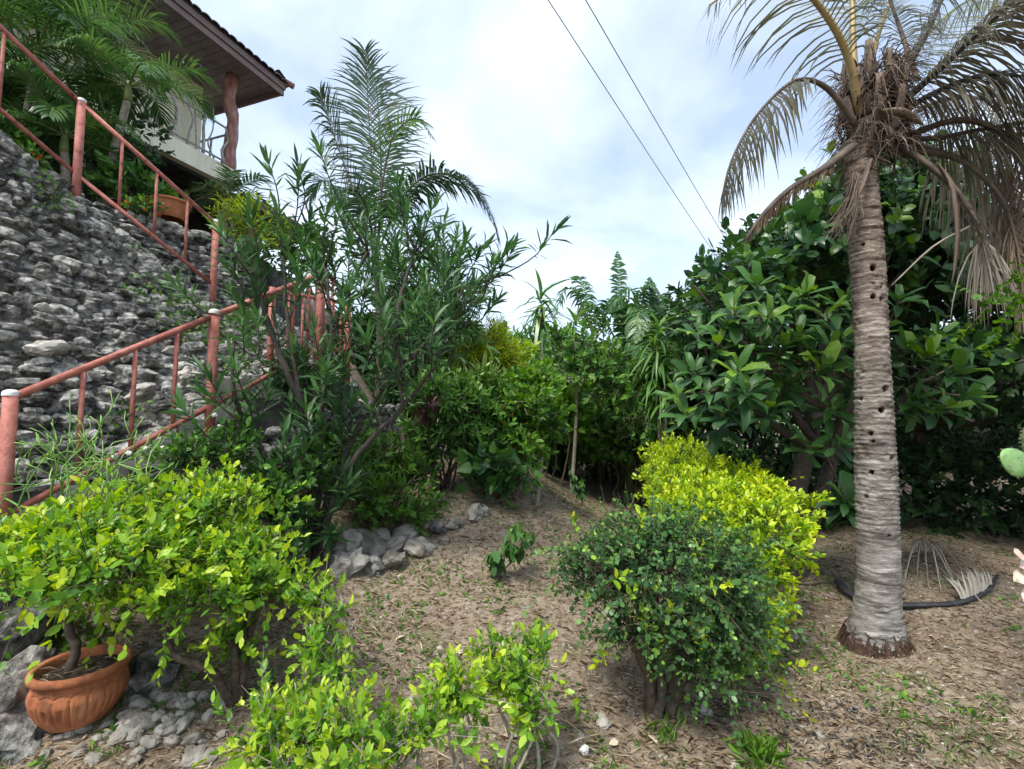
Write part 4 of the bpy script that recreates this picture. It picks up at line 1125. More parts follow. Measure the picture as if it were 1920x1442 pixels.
# dense thicket under the trees
for n_, (x, y, rx, ry, rz, lab) in enumerate(((4.6, 7.6, 1.3, .8, .9, 'dark thicket under the grove behind the palm trunk'), (6.6, 7.0, 1.3, 1.0, 1.0, 'dark thicket at the right edge behind the cactus'), (3.2, 7.6, .8, .6, .7, 'dark thicket left of the palm under the rosette tree'), (8.6, 5.2, 1.2, 1.6, 1.4, 'dark thicket beyond the frame edge beside the cactus'), (6.9, 4.9, 1.1, 1.0, 1.2, 'dark thicket close behind the prickly pear'))):
    c = (x, y, gh(x, y) + rz * .6)
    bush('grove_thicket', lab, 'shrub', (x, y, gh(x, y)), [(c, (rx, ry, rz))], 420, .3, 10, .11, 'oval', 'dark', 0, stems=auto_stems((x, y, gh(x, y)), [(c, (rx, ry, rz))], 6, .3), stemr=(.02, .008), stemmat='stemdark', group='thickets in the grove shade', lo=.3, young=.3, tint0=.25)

# ------------------------------------------------------------------ bamboo fence
fa, fb = np.array([2.35, 8.9]), np.array([5.2, 8.2])
fence = thing('bamboo_fence', 'dark weathered upright bamboo fence beyond the gold hedge', 'fence', (*fa, gh(*fa)))
n_ = 46
for k in range(n_):
    p = fa + (fb - fa) * k / n_ + rng.normal(0, .006, 2); h_ = rng.uniform(.95, 1.2); g = gh(*p)
    MB().tube([[p[0], p[1], g - .05], [p[0] + rng.normal(0, .01), p[1], g + h_ * .5], [p[0] + rng.normal(0, .02), p[1], g + h_]], rng.uniform(.022, .03), 7).build('bamboo_pole', M['bamboo'], fence)
for z in (.3, .85):
    MB().tube([[fa[0], fa[1] - .05, gh(*fa) + z], [fb[0], fb[1] - .05, gh(*fb) + z]], .02, 7).build('cross_rail', M['bamboo'], fence)

# ------------------------------------------------------------------ fallen frond on the ground
ff = thing('fallen_frond', 'black curved fallen palm frond on the ground behind the palm base', 'palm frond', gnd(1720, 1145))
def g3(px, py, dz=.03): p = gnd(px, py); return p + [0, 0, dz]
MB().tube(spline([g3(1572, 1102, .06), g3(1600, 1128, .05), g3(1660, 1142), g3(1730, 1143), g3(1800, 1136), g3(1850, 1118, .04), g3(1872, 1098, .08)], 26), np.linspace(.042, .012, 26), 8, flat=.55).build('midrib', M['blackrib'], ff)
MB().tube(spline([g3(1563, 1092, .07), g3(1578, 1108, .06), g3(1600, 1124, .04)], 8), np.linspace(.012, .03, 8), 7, flat=.4).build('split_base', M['rachis'], ff)
lv = []
for k in range(34):
    t = k / 33; p = g3(1805 + 55 * t, 1135 - 22 * t, .03)
    d = nrm(np.array([.1 + .25 * t + rng.normal(0, .06), .35, .75 + rng.normal(0, .08)]))
    lv.append([p[None], d[None], np.array([[0, -1, .2]]), np.array([rng.uniform(.17, .26)]), np.array([rng.uniform(.4, 1)])])
foliage(ff, cat(lv), 'strapup', 'greyfrond', 40, 'leaflet_mass', 'leaflet')
gf = thing('dry_leaflet_fan', 'pale dry palm leaflets fanned on the ground right of the palm', 'palm frond', gnd(1720, 1070))
for k in range(9):
    a, b = (1735 + rng.normal(0, 8), 1040 + rng.normal(0, 4)), (1690 + k * 17 + rng.normal(0, 5), 1085 + rng.uniform(0, 35))
    p0, p1 = g3(*a, .16), g3(*b, .02)
    MB().tube(spline([p0, (p0 + p1) / 2 + [0, 0, .10], p1], 8), np.linspace(.012, .003, 8), 4, rng.uniform(.4, 1), flat=.25).build('leaflet', M['greyfrond'], gf)
for a, b in (((1755, 1060), (1845, 1140)), ((1745, 1070), (1800, 1110)), ((1770, 1055), (1850, 1085))):
    p0, p1 = g3(*a, .10), g3(*b, .02); MB().tube([p0, (p0 + p1) / 2 + [0, 0, .02], p1], .005, 5, .7).build('leaf_stalk', M['greyfrond'], gf)
stk = MB().tube(spline([g3(1478, 1096, .015), g3(1510, 1099, .02), g3(1545, 1097, .015)], 8), [.010, .014, .016, .016, .016, .014, .01, .006], 6).build('fallen_stick', M['rachis'], None)
tag(stk, 'short brown fallen stick lying between hedge and palm base', 'stick')

# ------------------------------------------------------------------ plants at the right edge
op = thing('prickly_pear', 'pale green prickly pear cactus pads at the right edge', 'cactus', (*at(1960, 1050, 3.1)[:2], 0.0))
def pad(c, rx, rz, rot, tilt=0.0):
    V, T = ico(3); W = V * [rx, .022, rz]; W[:, 0] *= 1 + .15 * V[:, 2]
    ca, sa = math.cos(rot), math.sin(rot); X = W[:, 0] * ca - W[:, 2] * sa; Z = W[:, 0] * sa + W[:, 2] * ca
    ct, st = math.cos(tilt), math.sin(tilt)
    pd_ = MB().add(np.stack([X * ct - W[:, 1] * st, X * st + W[:, 1] * ct, Z], -1) + c, T).build('pad', M['cactus'], op)
    mb = MB()
    for k in range(0, len(X), 9):
        o_ = np.array([X[k] * ct - W[k, 1] * st, X[k] * st + W[k, 1] * ct, Z[k]]) + c; nrm_ = nrm(np.array([-st, ct, 0]) * np.sign(V[k, 1]) + rng.normal(0, .4, 3))
        for q_ in range(3): mb.tube([o_, o_ + nrm(nrm_ + rng.normal(0, .4, 3)) * .016], [.0012, .0003], 3, .9, cap=False)
    mb.build('spines', M['greyfrond'], pd_, kind='stuff')
pad(at(1905, 868, 3.0), .15, .085, -.25, .3); pad(at(1925, 835, 3.05), .06, .11, .1, .9); pad(at(1975, 890, 3.05), .10, .17, .5, .3); pad(at(1965, 1000, 3.1), .10, .20, .05, .5); pad(at(1960, 1130, 3.1), .11, .22, 0, .2)
vp = thing('variegated_plant', 'pink and cream variegated leaf plant at the lower right edge', 'plant', (*at(1950, 1150, 2.55)[:2], gh(*at(1950, 1150, 2.55)[:2])))
lv = []
for px, py, a in ((1905, 1045, 2.6), (1912, 1075, 3.4), (1915, 1020, 1.9), (1925, 1060, 3.0), (1920, 1105, 3.8), (1940, 1040, 1.2), (1945, 1085, 4.6), (1935, 1010, 1.5)):
    p = at(px + 18, py, 2.55); d = nrm(np.array([math.cos(a), -.35, math.sin(a) * .7])); lv.append([p[None], d[None], np.array([[0, -.8, .6]]), np.array([.105]), np.array([.5])])
foliage(vp, cat(lv), 'round', 'varieg', 20)
stem(vp, [base_of(vp) + [0, 0, -.03], base_of(vp) + [.0, 0, .25], at(1945, 1060, 2.55)], .014, .008, 'stemgrey')
vine = thing('climbing_vine', 'light green round leaved vine hanging over the dry fronds at right', 'vine', at(1890, 600, 3.0))
for pts in (((1930, 500, 3.0), (1880, 540, 2.98), (1830, 600, 2.98), (1800, 630, 3.0)), ((1935, 540, 3.0), (1890, 590, 2.95), (1860, 640, 2.95)), ((1900, 470, 3.0), (1915, 560, 2.95), (1895, 650, 2.95)), ((1940, 560, 3.0), (1870, 560, 2.95), (1835, 550, 2.97))):
    P = spline([at(*p) for p in pts], 12); MB().tube(P, .003, 4).build('vine_stem', M['stem'], vine)
    B = P[1:]; D = nrm(np.diff(P, axis=0)); SL = np.full(len(B), .1)
    foliage(vine, shoots(B, D, SL, 4, .042, spread=(1.4, .8), young=.3, tint0=.3), 'round', 'lightgreen', 60)
stem(vine, [at(1990, 560, 3.2), at(1975, 800, 3.2), np.array([*at(1985, 1000, 3.2)[:2], 0])], .012, .015, 'stem')
og = at(1730, 585, 3.9)
# low plants before the fence
for px, py, lab, h_, n_ in ((1480, 905, 'tuft of grey green upright strap leaves in shade beyond the hedge', .42, 34), (1430, 890, 'pale strap leaf tuft by the bamboo fence', .32, 26), (1540, 950, 'dark strap leaf tuft left of the palm trunk', .3, 24)):
    b = np.array([*(gnd(px, py + 45)[:2]), 0]); b[2] = gh(b[0], b[1])
    t = thing('strap_leaf_tuft', lab, 'plant', b)
    D = rand_dir(n_, 2.2); foliage(t, [b + np.c_[rng.normal(0, .08, (n_, 2)), np.zeros(n_)], D, nrm(np.c_[-D[:, :2], np.full(n_, .6)]), h_ * rng.uniform(.7, 1.2, n_), rng.uniform(.2, .7, n_)], 'strapup', 'dracaena', n_)
# ------------------------------------------------------------------ terracotta pot with the gold bush
potc = gnd(148, 1345)
pot = thing('terracotta_pot', 'large terracotta pot with arched flutes at the lower left', 'pot', potc)
PS = .80
def flutes(V, a):
    z = V[..., 2]; r = np.hypot(V[..., 0], V[..., 1])
    ph_ = (a * 18 / (2 * math.pi)) % 1.0
    arch = .205 + .028 * np.sqrt(np.clip(1 - ((ph_ - .5) / .5) ** 2, 0, 1))        # arched top of each panel
    inside = np.clip((arch[None] - z) / .006, 0, 1) * (z > .035)
    edge = np.exp(-((np.minimum(ph_, 1 - ph_)) / .05) ** 2)[None]
    rim_ = np.exp(-((z - arch[None]) / .005) ** 2)
    groove = np.exp(-((np.abs(ph_ - .5)) / .10) ** 2)[None] * np.clip((.165 - z) / .01, 0, 1) * np.clip((z - .07) / .05, 0, 1)
    outer = np.zeros(z.shape); outer[:60] = 1
    dr = (-.010 * inside * edge - .008 * rim_ - .012 * groove) * outer
    k = (r + dr) / np.maximum(r, 1e-6)
    V[..., 0] *= k; V[..., 1] *= k
    return V
zo = np.linspace(0, .27, 60)
ro = .150 + .092 * np.sin(np.clip(zo / .20, 0, 1) * math.pi / 2) ** .85 - .022 * sm(.17, .27, zo)
rim = [(.228, .278), (.238, .280), (.247, .291), (.249, .306), (.244, .322), (.234, .330), (.220, .328), (.212, .316), (.208, .29), (.2, .24)]
MB().lathe(np.vstack([np.stack([ro, zo], -1), rim]), [0, 0, 0], 216, fn=flutes).scaled(PS, potc).build('body', M['terracotta'], pot)
mb = MB(); a = np.linspace(0, 2 * math.pi, 33)[:-1]
rings = [np.array([[0, 0, .282]])] + [np.stack([np.cos(a) * r_, np.sin(a) * r_, .272 + rng.normal(0, .006, 32)], -1) for r_ in (.06, .12, .17, .206)]
V = np.vstack(rings); T = [[0, 1 + i, 1 + (i + 1) % 32] for i in range(32)]; Q = [[1 + 32 * k + i, 1 + 32 * k + 32 + i, 1 + 32 * k + 32 + (i + 1) % 32, 1 + 32 * k + (i + 1) % 32] for k in range(3) for i in range(32)]
mb.add(V * PS + potc, T, Q).build('potting_soil', M['potsoil'], pot)
EP = [E(95, 1085, 2.15, .26, .22, .11), E(200, 1055, 2.25, .30, .26, .13), E(60, 1030, 2.45, .2, .22, .10), E(150, 1000, 2.5, .30, .25, .10)]
pbase = potc + [-.04, -.02, .21]
bush('potted_gold_bush', 'yellow green bush growing from the terracotta pot', 'shrub', pbase, EP, 310, .17, 11, .044, 'oval', 'duranta', 200,
     stems=[[pbase, pbase + [-.005, .02, .12], at(125, 1150, 2.45), at(150, 1070, 2.35)]] + [[at(125, 1150, 2.45), at(130, 1110, 2.4), e[0]] for e in EP], stemr=(.024, .012), stemmat='stem', sprays=60, pair=True, svar=.2, lvar=.4, young=.6, tint0=.32, lo=.4, up=.5)
# pot litter
D = rand_dir(60, .2); D[:, 2] = np.abs(D[:, 2]) * .25
foliage(pot, [potc + np.c_[rng.uniform(-.11, .11, (60, 2)), np.full(60, .23)], nrm(D), np.tile([0, 0, 1.0], (60, 1)) + rng.normal(0, .2, (60, 3)), rng.uniform(.03, .09, 60), rng.uniform(.3, 1, 60)], 'needle', 'straw', 0, 'dry_stalks')

# ------------------------------------------------------------------ gold duranta bushes
gb = gnd(440, 1315)
EG = [E(335, 940, 2.85, .34, .32, .09), E(420, 950, 2.8, .27, .28, .09), E(240, 985, 2.7, .28, .26, .08), E(330, 1030, 2.55, .34, .30, .10), E(450, 1040, 2.6, .22, .22, .11), E(290, 1095, 2.35, .22, .2, .07), E(390, 1120, 2.35, .24, .2, .07), E(490, 1105, 2.5, .2, .18, .08), E(580, 1115, 2.55, .14, .12, .04), E(440, 1215, 2.5, .08, .1, .12)]
gs = [[gb + [0, 0, -.05], at(400, 1260, 2.45), at(330, 1235, 2.4), at(305, 1170, 2.4), at(290, 1090, 2.4)], [gb + [0, 0, -.05], at(440, 1230, 2.5), at(425, 1160, 2.5), at(400, 1060, 2.6)], [gb + [.02, 0, -.05], at(455, 1230, 2.55), at(458, 1150, 2.6), at(450, 1000, 2.7)], [gb + [.02, .02, -.05], at(470, 1180, 2.6), at(520, 1110, 2.55), at(590, 1100, 2.55)], [at(425, 1160, 2.5), at(380, 1040, 2.7), at(320, 930, 2.85)]]
bush('gold_bush', 'large bright yellow green bush on crooked stems beside the pot', 'shrub', gb, EG, 600, .18, 12, .042, 'oval', 'duranta', 300, stems=gs, stemr=(.024, .010), sprays=130, pair=True, svar=.2, lvar=.4, young=.6, tint0=.30, lo=.4, up=.5)
def low_gold(label, base, ell, n, nind, tint0=.36, sl=.15):
    base = np.array([base[0], base[1], gh(base[0], base[1])])
    return bush('low_gold_bush', label, 'shrub', base, ell, n, sl, 11, .036, 'oval', 'duranta', nind, stems=auto_stems(base, ell, 1, .04, .05), stemr=(.012, .004), stemmat='stemgrey', sprays=max(8, n // 7), pair=True, svar=.2, lvar=.4, young=.55, tint0=tint0, lo=.3, up=.4, group='low gold bushes in the foreground')
low_gold('low yellow green bush at the bottom edge left of centre', (-.72, 1.75), [E(520, 1370, 1.85, .14, .14, .08), E(610, 1360, 1.85, .16, .15, .10), E(540, 1430, 1.7, .16, .14, .10), E(660, 1420, 1.7, .16, .14, .08), E(750, 1390, 1.75, .12, .12, .06)], 190, 200)
low_gold('slender yellow green sprays left of the trampled soil below the gold bush tip', (-.78, 2.2), [E(600, 1180, 2.3, .06, .07, .08), E(625, 1260, 2.15, .07, .08, .07), E(600, 1220, 2.25, .08, .08, .07), E(560, 1290, 2.1, .1, .1, .05), E(640, 1140, 2.4, .05, .05, .03)], 50, 120, .3)
low_gold('airy light green bush in the foreground centre with hanging sprays', (.0, 2.0), [E(940, 1260, 2.15, .11, .11, .06), E(985, 1300, 2.05, .08, .08, .10), E(1000, 1350, 2.0, .06, .06, .09), E(980, 1220, 2.3, .12, .1, .05), E(920, 1230, 2.3, .08, .08, .05), E(1010, 1240, 2.2, .06, .06, .05)], 110, 160, .28, .12)
low_gold('small yellow green sprigs between the two foreground bushes', (-.2, 1.9), [E(830, 1300, 1.95, .07, .07, .04), E(870, 1310, 1.95, .06, .06, .05), E(800, 1350, 1.85, .07, .07, .05), E(845, 1270, 2.0, .05, .05, .03)], 60, 100, .40)

# ------------------------------------------------------------------ pencil cactus
pcb = np.array([-2.62, 2.72, gh(-2.62, 2.72)])
pc = thing('pencil_cactus', 'tangle of thin green leafless pencil cactus stems before the stair post', 'succulent', pcb)
mb = MB()
def grow(p, d, L_, r_, lev):
    e = p + d * L_; m_ = (p + e) / 2 + rng.normal(0, .018, 3)
    mb.tube(spline([p, m_, e], 4), [r_, r_ * .95, r_ * .9, r_ * .8], 5, np.clip(rng.normal(.25 + .14 * lev, .12), 0, 1), cap=lev > 3)
    if lev < 4:
        for _ in range(int(rng.integers(2, 4))):
            grow(e, nrm(d * .75 + rng.normal(0, .55, 3) + [0, 0, .12]), L_ * rng.uniform(.6, .95), max(r_ * .72, .0032), lev + 1)
for k in range(7):
    grow(pcb + np.append(rng.normal(0, .08, 2), 0), nrm(np.array([rng.normal(0, .35), rng.normal(0, .3), 1])), .46, .011, 0)
mb.build('stems', M['pencil'], pc)

# ------------------------------------------------------------------ oleander
ob = gnd(585, 1055)
ole = thing('oleander_bush', 'tall open oleander with long narrow leaves before the landing', 'shrub', ob)
tips = [(505, 310, 3.6), (560, 345, 3.7), (610, 400, 3.6), (470, 410, 3.5), (425, 500, 3.4), (455, 610, 3.3), (440, 690, 3.2), (480, 540, 3.6), (540, 470, 3.7), (655, 480, 3.7), (690, 400, 3.8), (755, 370, 3.9), (830, 420, 3.9), (870, 460, 3.9), (930, 500, 3.8), (955, 480, 3.7), (885, 545, 3.7), (800, 540, 3.6), (720, 570, 3.5), (640, 560, 3.5), (590, 620, 3.4), (560, 540, 3.6), (765, 610, 3.4), (845, 600, 3.5), (690, 650, 3.3), (500, 740, 3.4), (350, 775, 3.0), (740, 470, 4.0), (790, 450, 4.0), (700, 500, 3.9), (620, 470, 3.9), (580, 410, 3.9), (520, 400, 3.8), (660, 620, 3.6), (810, 660, 3.4), (740, 690, 3.4), (550, 660, 3.6), (610, 700, 3.4), (860, 520, 4.0), (820, 480, 4.1), (680, 560, 4.0), (480, 470, 3.8), (600, 520, 4.1), (760, 540, 4.1), (600, 800, 3.5), (640, 790, 3.6), (530, 820, 3.3), (780, 590, 3.8), (905, 470, 4.0), (650, 430, 4.1), (640, 940, 3.6), (560, 960, 3.4), (620, 1000, 3.6), (500, 880, 3.3), (470, 760, 3.4), (560, 720, 3.7), (640, 700, 3.7), (690, 760, 3.6), (520, 620, 3.8), (600, 860, 3.6), (550, 800, 3.6), (720, 620, 3.9), (800, 600, 4.0), (660, 860, 3.7), (440, 560, 3.6), (840, 560, 4.0)]
mains = [[(585, 1050, ob[1]), (580, 900, 3.7), (565, 760, 3.6), (540, 600, 3.6), (530, 480, 3.7)], [(590, 1050, ob[1]), (605, 960, 3.7), (660, 830, 3.7), (715, 730, 3.7), (800, 640, 3.7), (870, 540, 3.8)], [(588, 1050, ob[1]), (600, 850, 3.8), (590, 720, 3.9), (640, 580, 3.95), (690, 470, 4.0)], [(580, 1050, ob[1]), (540, 930, 3.5), (480, 830, 3.4), (440, 740, 3.3), (440, 640, 3.3)], [(715, 730, 3.7), (740, 650, 3.7), (750, 560, 3.8), (780, 470, 3.9)], [(592, 1050, ob[1]), (650, 880, 3.6), (760, 760, 3.6), (840, 650, 3.6)], [(582, 1050, ob[1]), (600, 780, 3.7), (620, 640, 3.7), (610, 500, 3.8)], [(565, 760, 3.6), (500, 600, 3.6), (470, 480, 3.6)]]
MP = []
for m_ in mains:
    P = spline([at(*q_) if q_[1] != 1050 else ob + [(q_[0] - 586) * .005, 0, -.05] for q_ in m_], 20)
    MB().tube(P + rng.normal(0, .006, P.shape), np.linspace(.030, .010, 20), 8).build('stem', M['stemdark'], ole); MP.append(P[4:])
MPa = np.vstack(MP); lv = []
for px, py, Y in tips:
    for sub in range(2):
        c = at(px, py, Y) + (rng.normal(0, .15, 3) if sub else 0)
        cand = MPa[MPa[:, 2] < c[2] - .12]; f_ = cand[np.argmin(np.linalg.norm(cand - c, axis=1))] if len(cand) else MPa[0]
        ax = nrm(nrm(c - f_) * .6 + np.array([(px - 660) / 900, -.15, .75]) + rng.normal(0, .15, 3))
        st_ = c - ax * .22
        stem(ole, [f_, (f_ + st_) / 2 + [0, 0, -.03], st_, c], .008, .004, 'stemdark', 'branch', 10, 5)
        nl = int(rng.integers(17, 25))
        lv.append(shoots(st_[None], ax[None], np.array([.27]), nl, .158, spread=(1.35, .25), young=.35, tint0=.22, jit=.22, up=.3, lvar=.2, t0=.05))
foliage(ole, cat(lv), 'lance', 'oleander', 300, 'leaves')

tob = np.array([-1.15, 5.9, gh(-1.15, 5.9)]); EO = [E(760, 560, 5.6, .42, .35, .5), E(830, 510, 5.8, .42, .35, .5), E(720, 480, 6.0, .45, .4, .5), E(870, 580, 5.7, .3, .3, .35), E(800, 640, 5.5, .4, .35, .35)]
bush('tall_leafy_shrub', 'tall dense narrow leaved shrub behind the oleander below the feather palm', 'shrub', tob, EO, 150, .34, 15, .15, 'lance', 'oleander', 0, stems=auto_stems(tob, EO, 2, .1), stemr=(.025, .008), stemmat='stemdark', sprays=30, tint0=.25, lo=.3, spread=(1.3, .3))

# ------------------------------------------------------------------ feather palm behind the oleander
def palm_tree(name, label, base, crown, tips_, leaflet, n, mat, trunk_r, w=.016, droop=.5, tmat='stemgrey', group=None, r0=.016, tint=.4, **kw):
    base = np.asarray(base, float); crown = np.asarray(crown, float)
    t = thing(name, label, 'palm tree', base, group)
    m_ = (base + crown) / 2 + np.append(rng.normal(0, .05, 2), 0)
    P = spline([base - [0, 0, .1], m_, crown], 40)
    MB().tube(P, np.linspace(trunk_r, trunk_r * .75, 40) * (1 + .06 * (np.arange(40) % 2)), 10).build('trunk', M[tmat], t)
    MB().tube(spline([crown - [0, 0, .05], crown + [0, 0, .25]], 6), np.linspace(trunk_r * .9, trunk_r * .5, 6), 9).build('crownshaft', M['rachisgreen'], t)
    for e in tips_:
        e = np.asarray(e, float); h_ = e - crown; L_ = np.linalg.norm(h_)
        m1 = crown + h_ * .35 + [0, 0, .30 * L_]; m2 = crown + h_ * .72 + [0, 0, .28 * L_]
        frond(t, [crown + [0, 0, .18], m1, m2, e], leaflet, n, mat, 'rachisgreen', w, droop, r0=r0, tint=np.clip(rng.normal(tint, .12), 0, 1), **kw)
    return t
fpb = np.array([-2.0, 7.2, gh(-2.0, 7.2)])
fp = thing('feather_palm', 'grey green feather palm rising behind the oleander against the sky', 'palm tree', fpb)
fc = at(705, 480, 7.0)
MB().tube(spline([fpb - [0, 0, .1], (fpb + fc) / 2 + [.05, 0, 0], fc], 30), np.linspace(.07, .05, 30), 10).build('trunk', M['stem'], fp)
for pts, kw in (([(705, 470, 7), (700, 350, 7), (692, 230, 7), (688, 150, 6.95), (684, 95, 6.8)], dict(leaflet=.85, n=46, tint=.35, droop=.55)),
                ([(700, 470, 7), (668, 370, 6.9), (635, 280, 6.8), (612, 210, 6.7), (600, 175, 6.6)], dict(leaflet=.75, n=44, tint=.25, droop=.6)),
                ([(708, 470, 7), (715, 360, 7.2), (712, 250, 7.3), (705, 160, 7.4), (690, 110, 7.5)], dict(leaflet=.8, n=42, tint=.3, droop=.5)),
                ([(708, 460, 7), (718, 340, 6.9), (738, 255, 6.8), (780, 222, 6.7), (815, 262, 6.6)], dict(leaflet=.42, n=40, tint=.75, droop=.4, mat='palmleaf')),
                ([(710, 470, 7), (745, 385, 6.8), (800, 330, 6.6), (870, 335, 6.4), (915, 390, 6.3), (935, 450, 6.3)], dict(leaflet=.55, n=60, tint=.1, droop=.7, w=.016)),
                ([(708, 470, 7), (750, 390, 7.0), (820, 340, 7.1), (890, 360, 7.2), (925, 420, 7.2)], dict(leaflet=.5, n=46, tint=.15, droop=.7)),
                ([(700, 470, 7), (655, 400, 7.2), (625, 350, 7.3), (600, 340, 7.4), (575, 380, 7.4)], dict(leaflet=.5, n=40, tint=.3, droop=.6)),
                ([(703, 470, 7), (690, 400, 6.6), (670, 360, 6.3), (640, 360, 6.1), (615, 400, 6.0)], dict(leaflet=.5, n=40, tint=.35, droop=.6))):
    kw['n'] = int(kw['n'] * 1.3)
    kw = dict(dict(mat='arecaleaf', w=.013, r0=.022, vee=.15, rmat='rachis'), **kw)
    frond(fp, [at(*p) for p in pts], **kw)

# ------------------------------------------------------------------ palms and plants on the terrace
PT = 'palms on the terrace above the rubble bank'
def ring_tips(c, n, L_, z=.0, jit=.15, a0=0):
    return [c + np.array([math.cos(a0 + i * 2.399), math.sin(a0 + i * 2.399), 0]) * L_ * rng.uniform(.75, 1.1) + [0, 0, L_ * (z + rng.normal(0, jit)) + .5 * L_ * (i / n) ** 2] for i in range(n)]
for lab, bx, cpx, n_, L_ in (('terrace palm with pale ringed trunk beside the balcony', (192, 335, 6.3), (240, 185, 6.4), 11, 1.05),
                             ('terrace palm at the upper left corner', (55, 320, 6.2), (70, 110, 6.2), 12, 1.35),
                             ('terrace palm at the left picture edge behind the railing', (-60, 300, 5.8), (-40, 160, 5.8), 11, 1.3),
                             ('terrace palm between the corner palm and balcony palm', (140, 320, 7.0), (150, 90, 7.2), 12, 1.35),
                             ('low terrace palm clump behind the first stair post', (110, 340, 6.0), (120, 280, 6.0), 10, .95),
                             ('tall terrace palm behind the roof corner at left', (20, 320, 7.5), (10, 30, 7.6), 12, 1.5)):
    b = at(*bx); b[2] = max(gh(b[0], b[1]), 3.6); c = at(*cpx)
    palm_tree('terrace_palm', lab, b, c, ring_tips(c, n_, L_, -.05, .16, rng.uniform(0, 6)), .36 * L_, 34, 'palmleaf', .06, .0115, .6, 'stemgrey', PT, .014, .45)
b = at(430, 400, 8.4); c = at(428, 385, 8.4); b[2] = 4.1
palm_tree('terrace_palm', 'small thin palm below the balcony corner', b, c, ring_tips(c, 9, .75, .05, .2, 2), .3, 28, 'arecaleaf', .03, .013, .4, 'stemgrey', PT, .01, .5)
for lab, px, py, Y, rx, rz, mat, n_ in (('yellow green shrub on the terrace right of the planter', 470, 425, 7.0, .55, .35, 'feather', 90), ('dark shrub mass under the terrace palms', 80, 290, 6.6, .9, .5, 'dark', 160), ('leafy shrub on the terrace left of the planter', 235, 350, 6.3, .4, .25, 'green', 80), ('dark shrub behind the terrace palms under the house', 200, 250, 7.6, .9, .6, 'dark', 160), ('leafy shrub at the left end of the bank top', 10, 285, 5.6, .35, .25, 'green', 80), ('green shrub behind the landing railing', 560, 470, 7.6, .6, .45, 'green', 110)):
    c = at(px, py, Y); b = np.array([c[0], c[1], min(gh(c[0], c[1]), c[2] - rz)])
    bush('terrace_shrub', lab, 'shrub', b, [(c, (rx, rx * .8, rz))], n_, .25, 10, .10, 'dialong' if mat == 'feather' else 'oval', mat, 0, stems=auto_stems(b, [(c, (rx, rx, rz))], 3, .08), lo=.3, group='shrubs on the terrace', tint0=.3, young=.3)
# terracotta planter on the wall
plc = at(318, 412, 6.5)
plr = thing('terracotta_planter', 'ribbed terracotta planter standing on the rubble bank top', 'planter', plc)
prof = [(.17, 0), (.19, .05), (.215, .12), (.23, .19), (.235, .21), (.25, .215), (.255, .24), (.24, .25), (.22, .245), (.21, .2)]
MB().lathe(prof, plc, 60, fn=lambda V, a: V * np.stack([1 + .012 * np.cos(a * 30) * (V[..., 2] < .2), 1 + .012 * np.cos(a * 30) * (V[..., 2] < .2), np.ones(V.shape[:2])], -1)).build('body', M['terracotta'], plr)
MB().add([plc + [math.cos(t) * .215, math.sin(t) * .215, .215] for t in np.linspace(0, 6.283, 21)[:-1]] + [plc + [0, 0, .23]], [[20, i, (i + 1) % 20] for i in range(20)]).build('potting_soil', M['potsoil'], plr)
bush('planter_plant', 'spiky light green plant in the ribbed planter', 'plant', plc + [0, 0, .22], [(plc + [0, 0, .28], (.26, .22, .09))], 60, .12, 9, .055, 'dialong', 'lightgreen', 60, tint0=.4, lo=.2)
for px, py, lab, Y in ((45, 300, 'orange flowers among leaves at the left end of the bank top', 5.5), (268, 395, 'orange flowers left of the ribbed planter', 6.0)):
    c = at(px, py, Y); b = np.array([c[0], c[1], min(gh(c[0], c[1]), c[2] - .1)])
    t = bush('flowering_plant', lab, 'plant', b, [(c, (.22, .2, .12))], 45, .14, 9, .06, 'oval', 'green', 0, stems=auto_stems(b, [(c, (.2, .2, .1))], 3, .04), stemr=(.006, .003), lo=.2)
    P_ = c + rand_dir(26, .6) * [.2, .18, .13]; foliage(t, [P_, rand_dir(26, .5), rand_dir(26, 1), np.full(26, .045), rng.random(26)], 'round', 'flower', 26, part='petal_cluster')

# ------------------------------------------------------------------ shrubs on the mound
def mound_bush(name, label, bpx, ell, n, sl, nl, ll, tpl, mat, nind=0, sk=2, stemr=(.014, .005), stemmat='stem', **kw):
    b = gnd(*bpx)
    return bush(name, label, 'shrub', b, ell, n, sl, nl, ll, tpl, mat, nind, stems=auto_stems(b, ell, sk, .06, .06), stemr=stemr, stemmat=stemmat, **kw)
mound_bush('fine_leaf_shrub', 'bushy fine leaved shrub on many upright stems at the mound edge', (830, 915), [E(850, 780, 5.2, .42, .35, .42), E(830, 745, 5.2, .36, .3, .22), E(890, 765, 5.4, .33, .3, .26), E(800, 830, 5.1, .25, .2, .25)], 330, .26, 12, .10, 'dialong', 'green', 200, 4, tint0=.35, lo=.3)
mound_bush('flowering_shrub', 'leafy shrub with a few orange flowers at the mound crest', (935, 935), [E(940, 790, 5.4, .35, .3, .35), E(975, 745, 5.5, .36, .3, .25), E(915, 850, 5.2, .28, .25, .22), E(1000, 800, 5.5, .3, .3, .3)], 300, .22, 10, .085, 'oval', 'green', 200, 2, tint0=.32, lo=.3)
fs = bpy.data.objects['flowering_shrub']
P_ = np.array([at(955 + rng.normal(0, 22), 780 + rng.normal(0, 10), 5.1) for _ in range(9)]); foliage(fs, [P_, rand_dir(9, .5), rand_dir(9, 1), np.full(9, .035), rng.random(9)], 'round', 'flower', 9, part='flower')
t = mound_bush('drooping_leaf_shrub', 'shrub with large drooping heart shaped leaves above the soil', (925, 930), [E(925, 880, 4.9, .28, .2, .16), E(960, 905, 4.9, .18, .16, .1)], 46, .2, 6, .12, 'heart', 'bigleaf', 240, 2, tint0=.25, lo=.1, up=-.6)
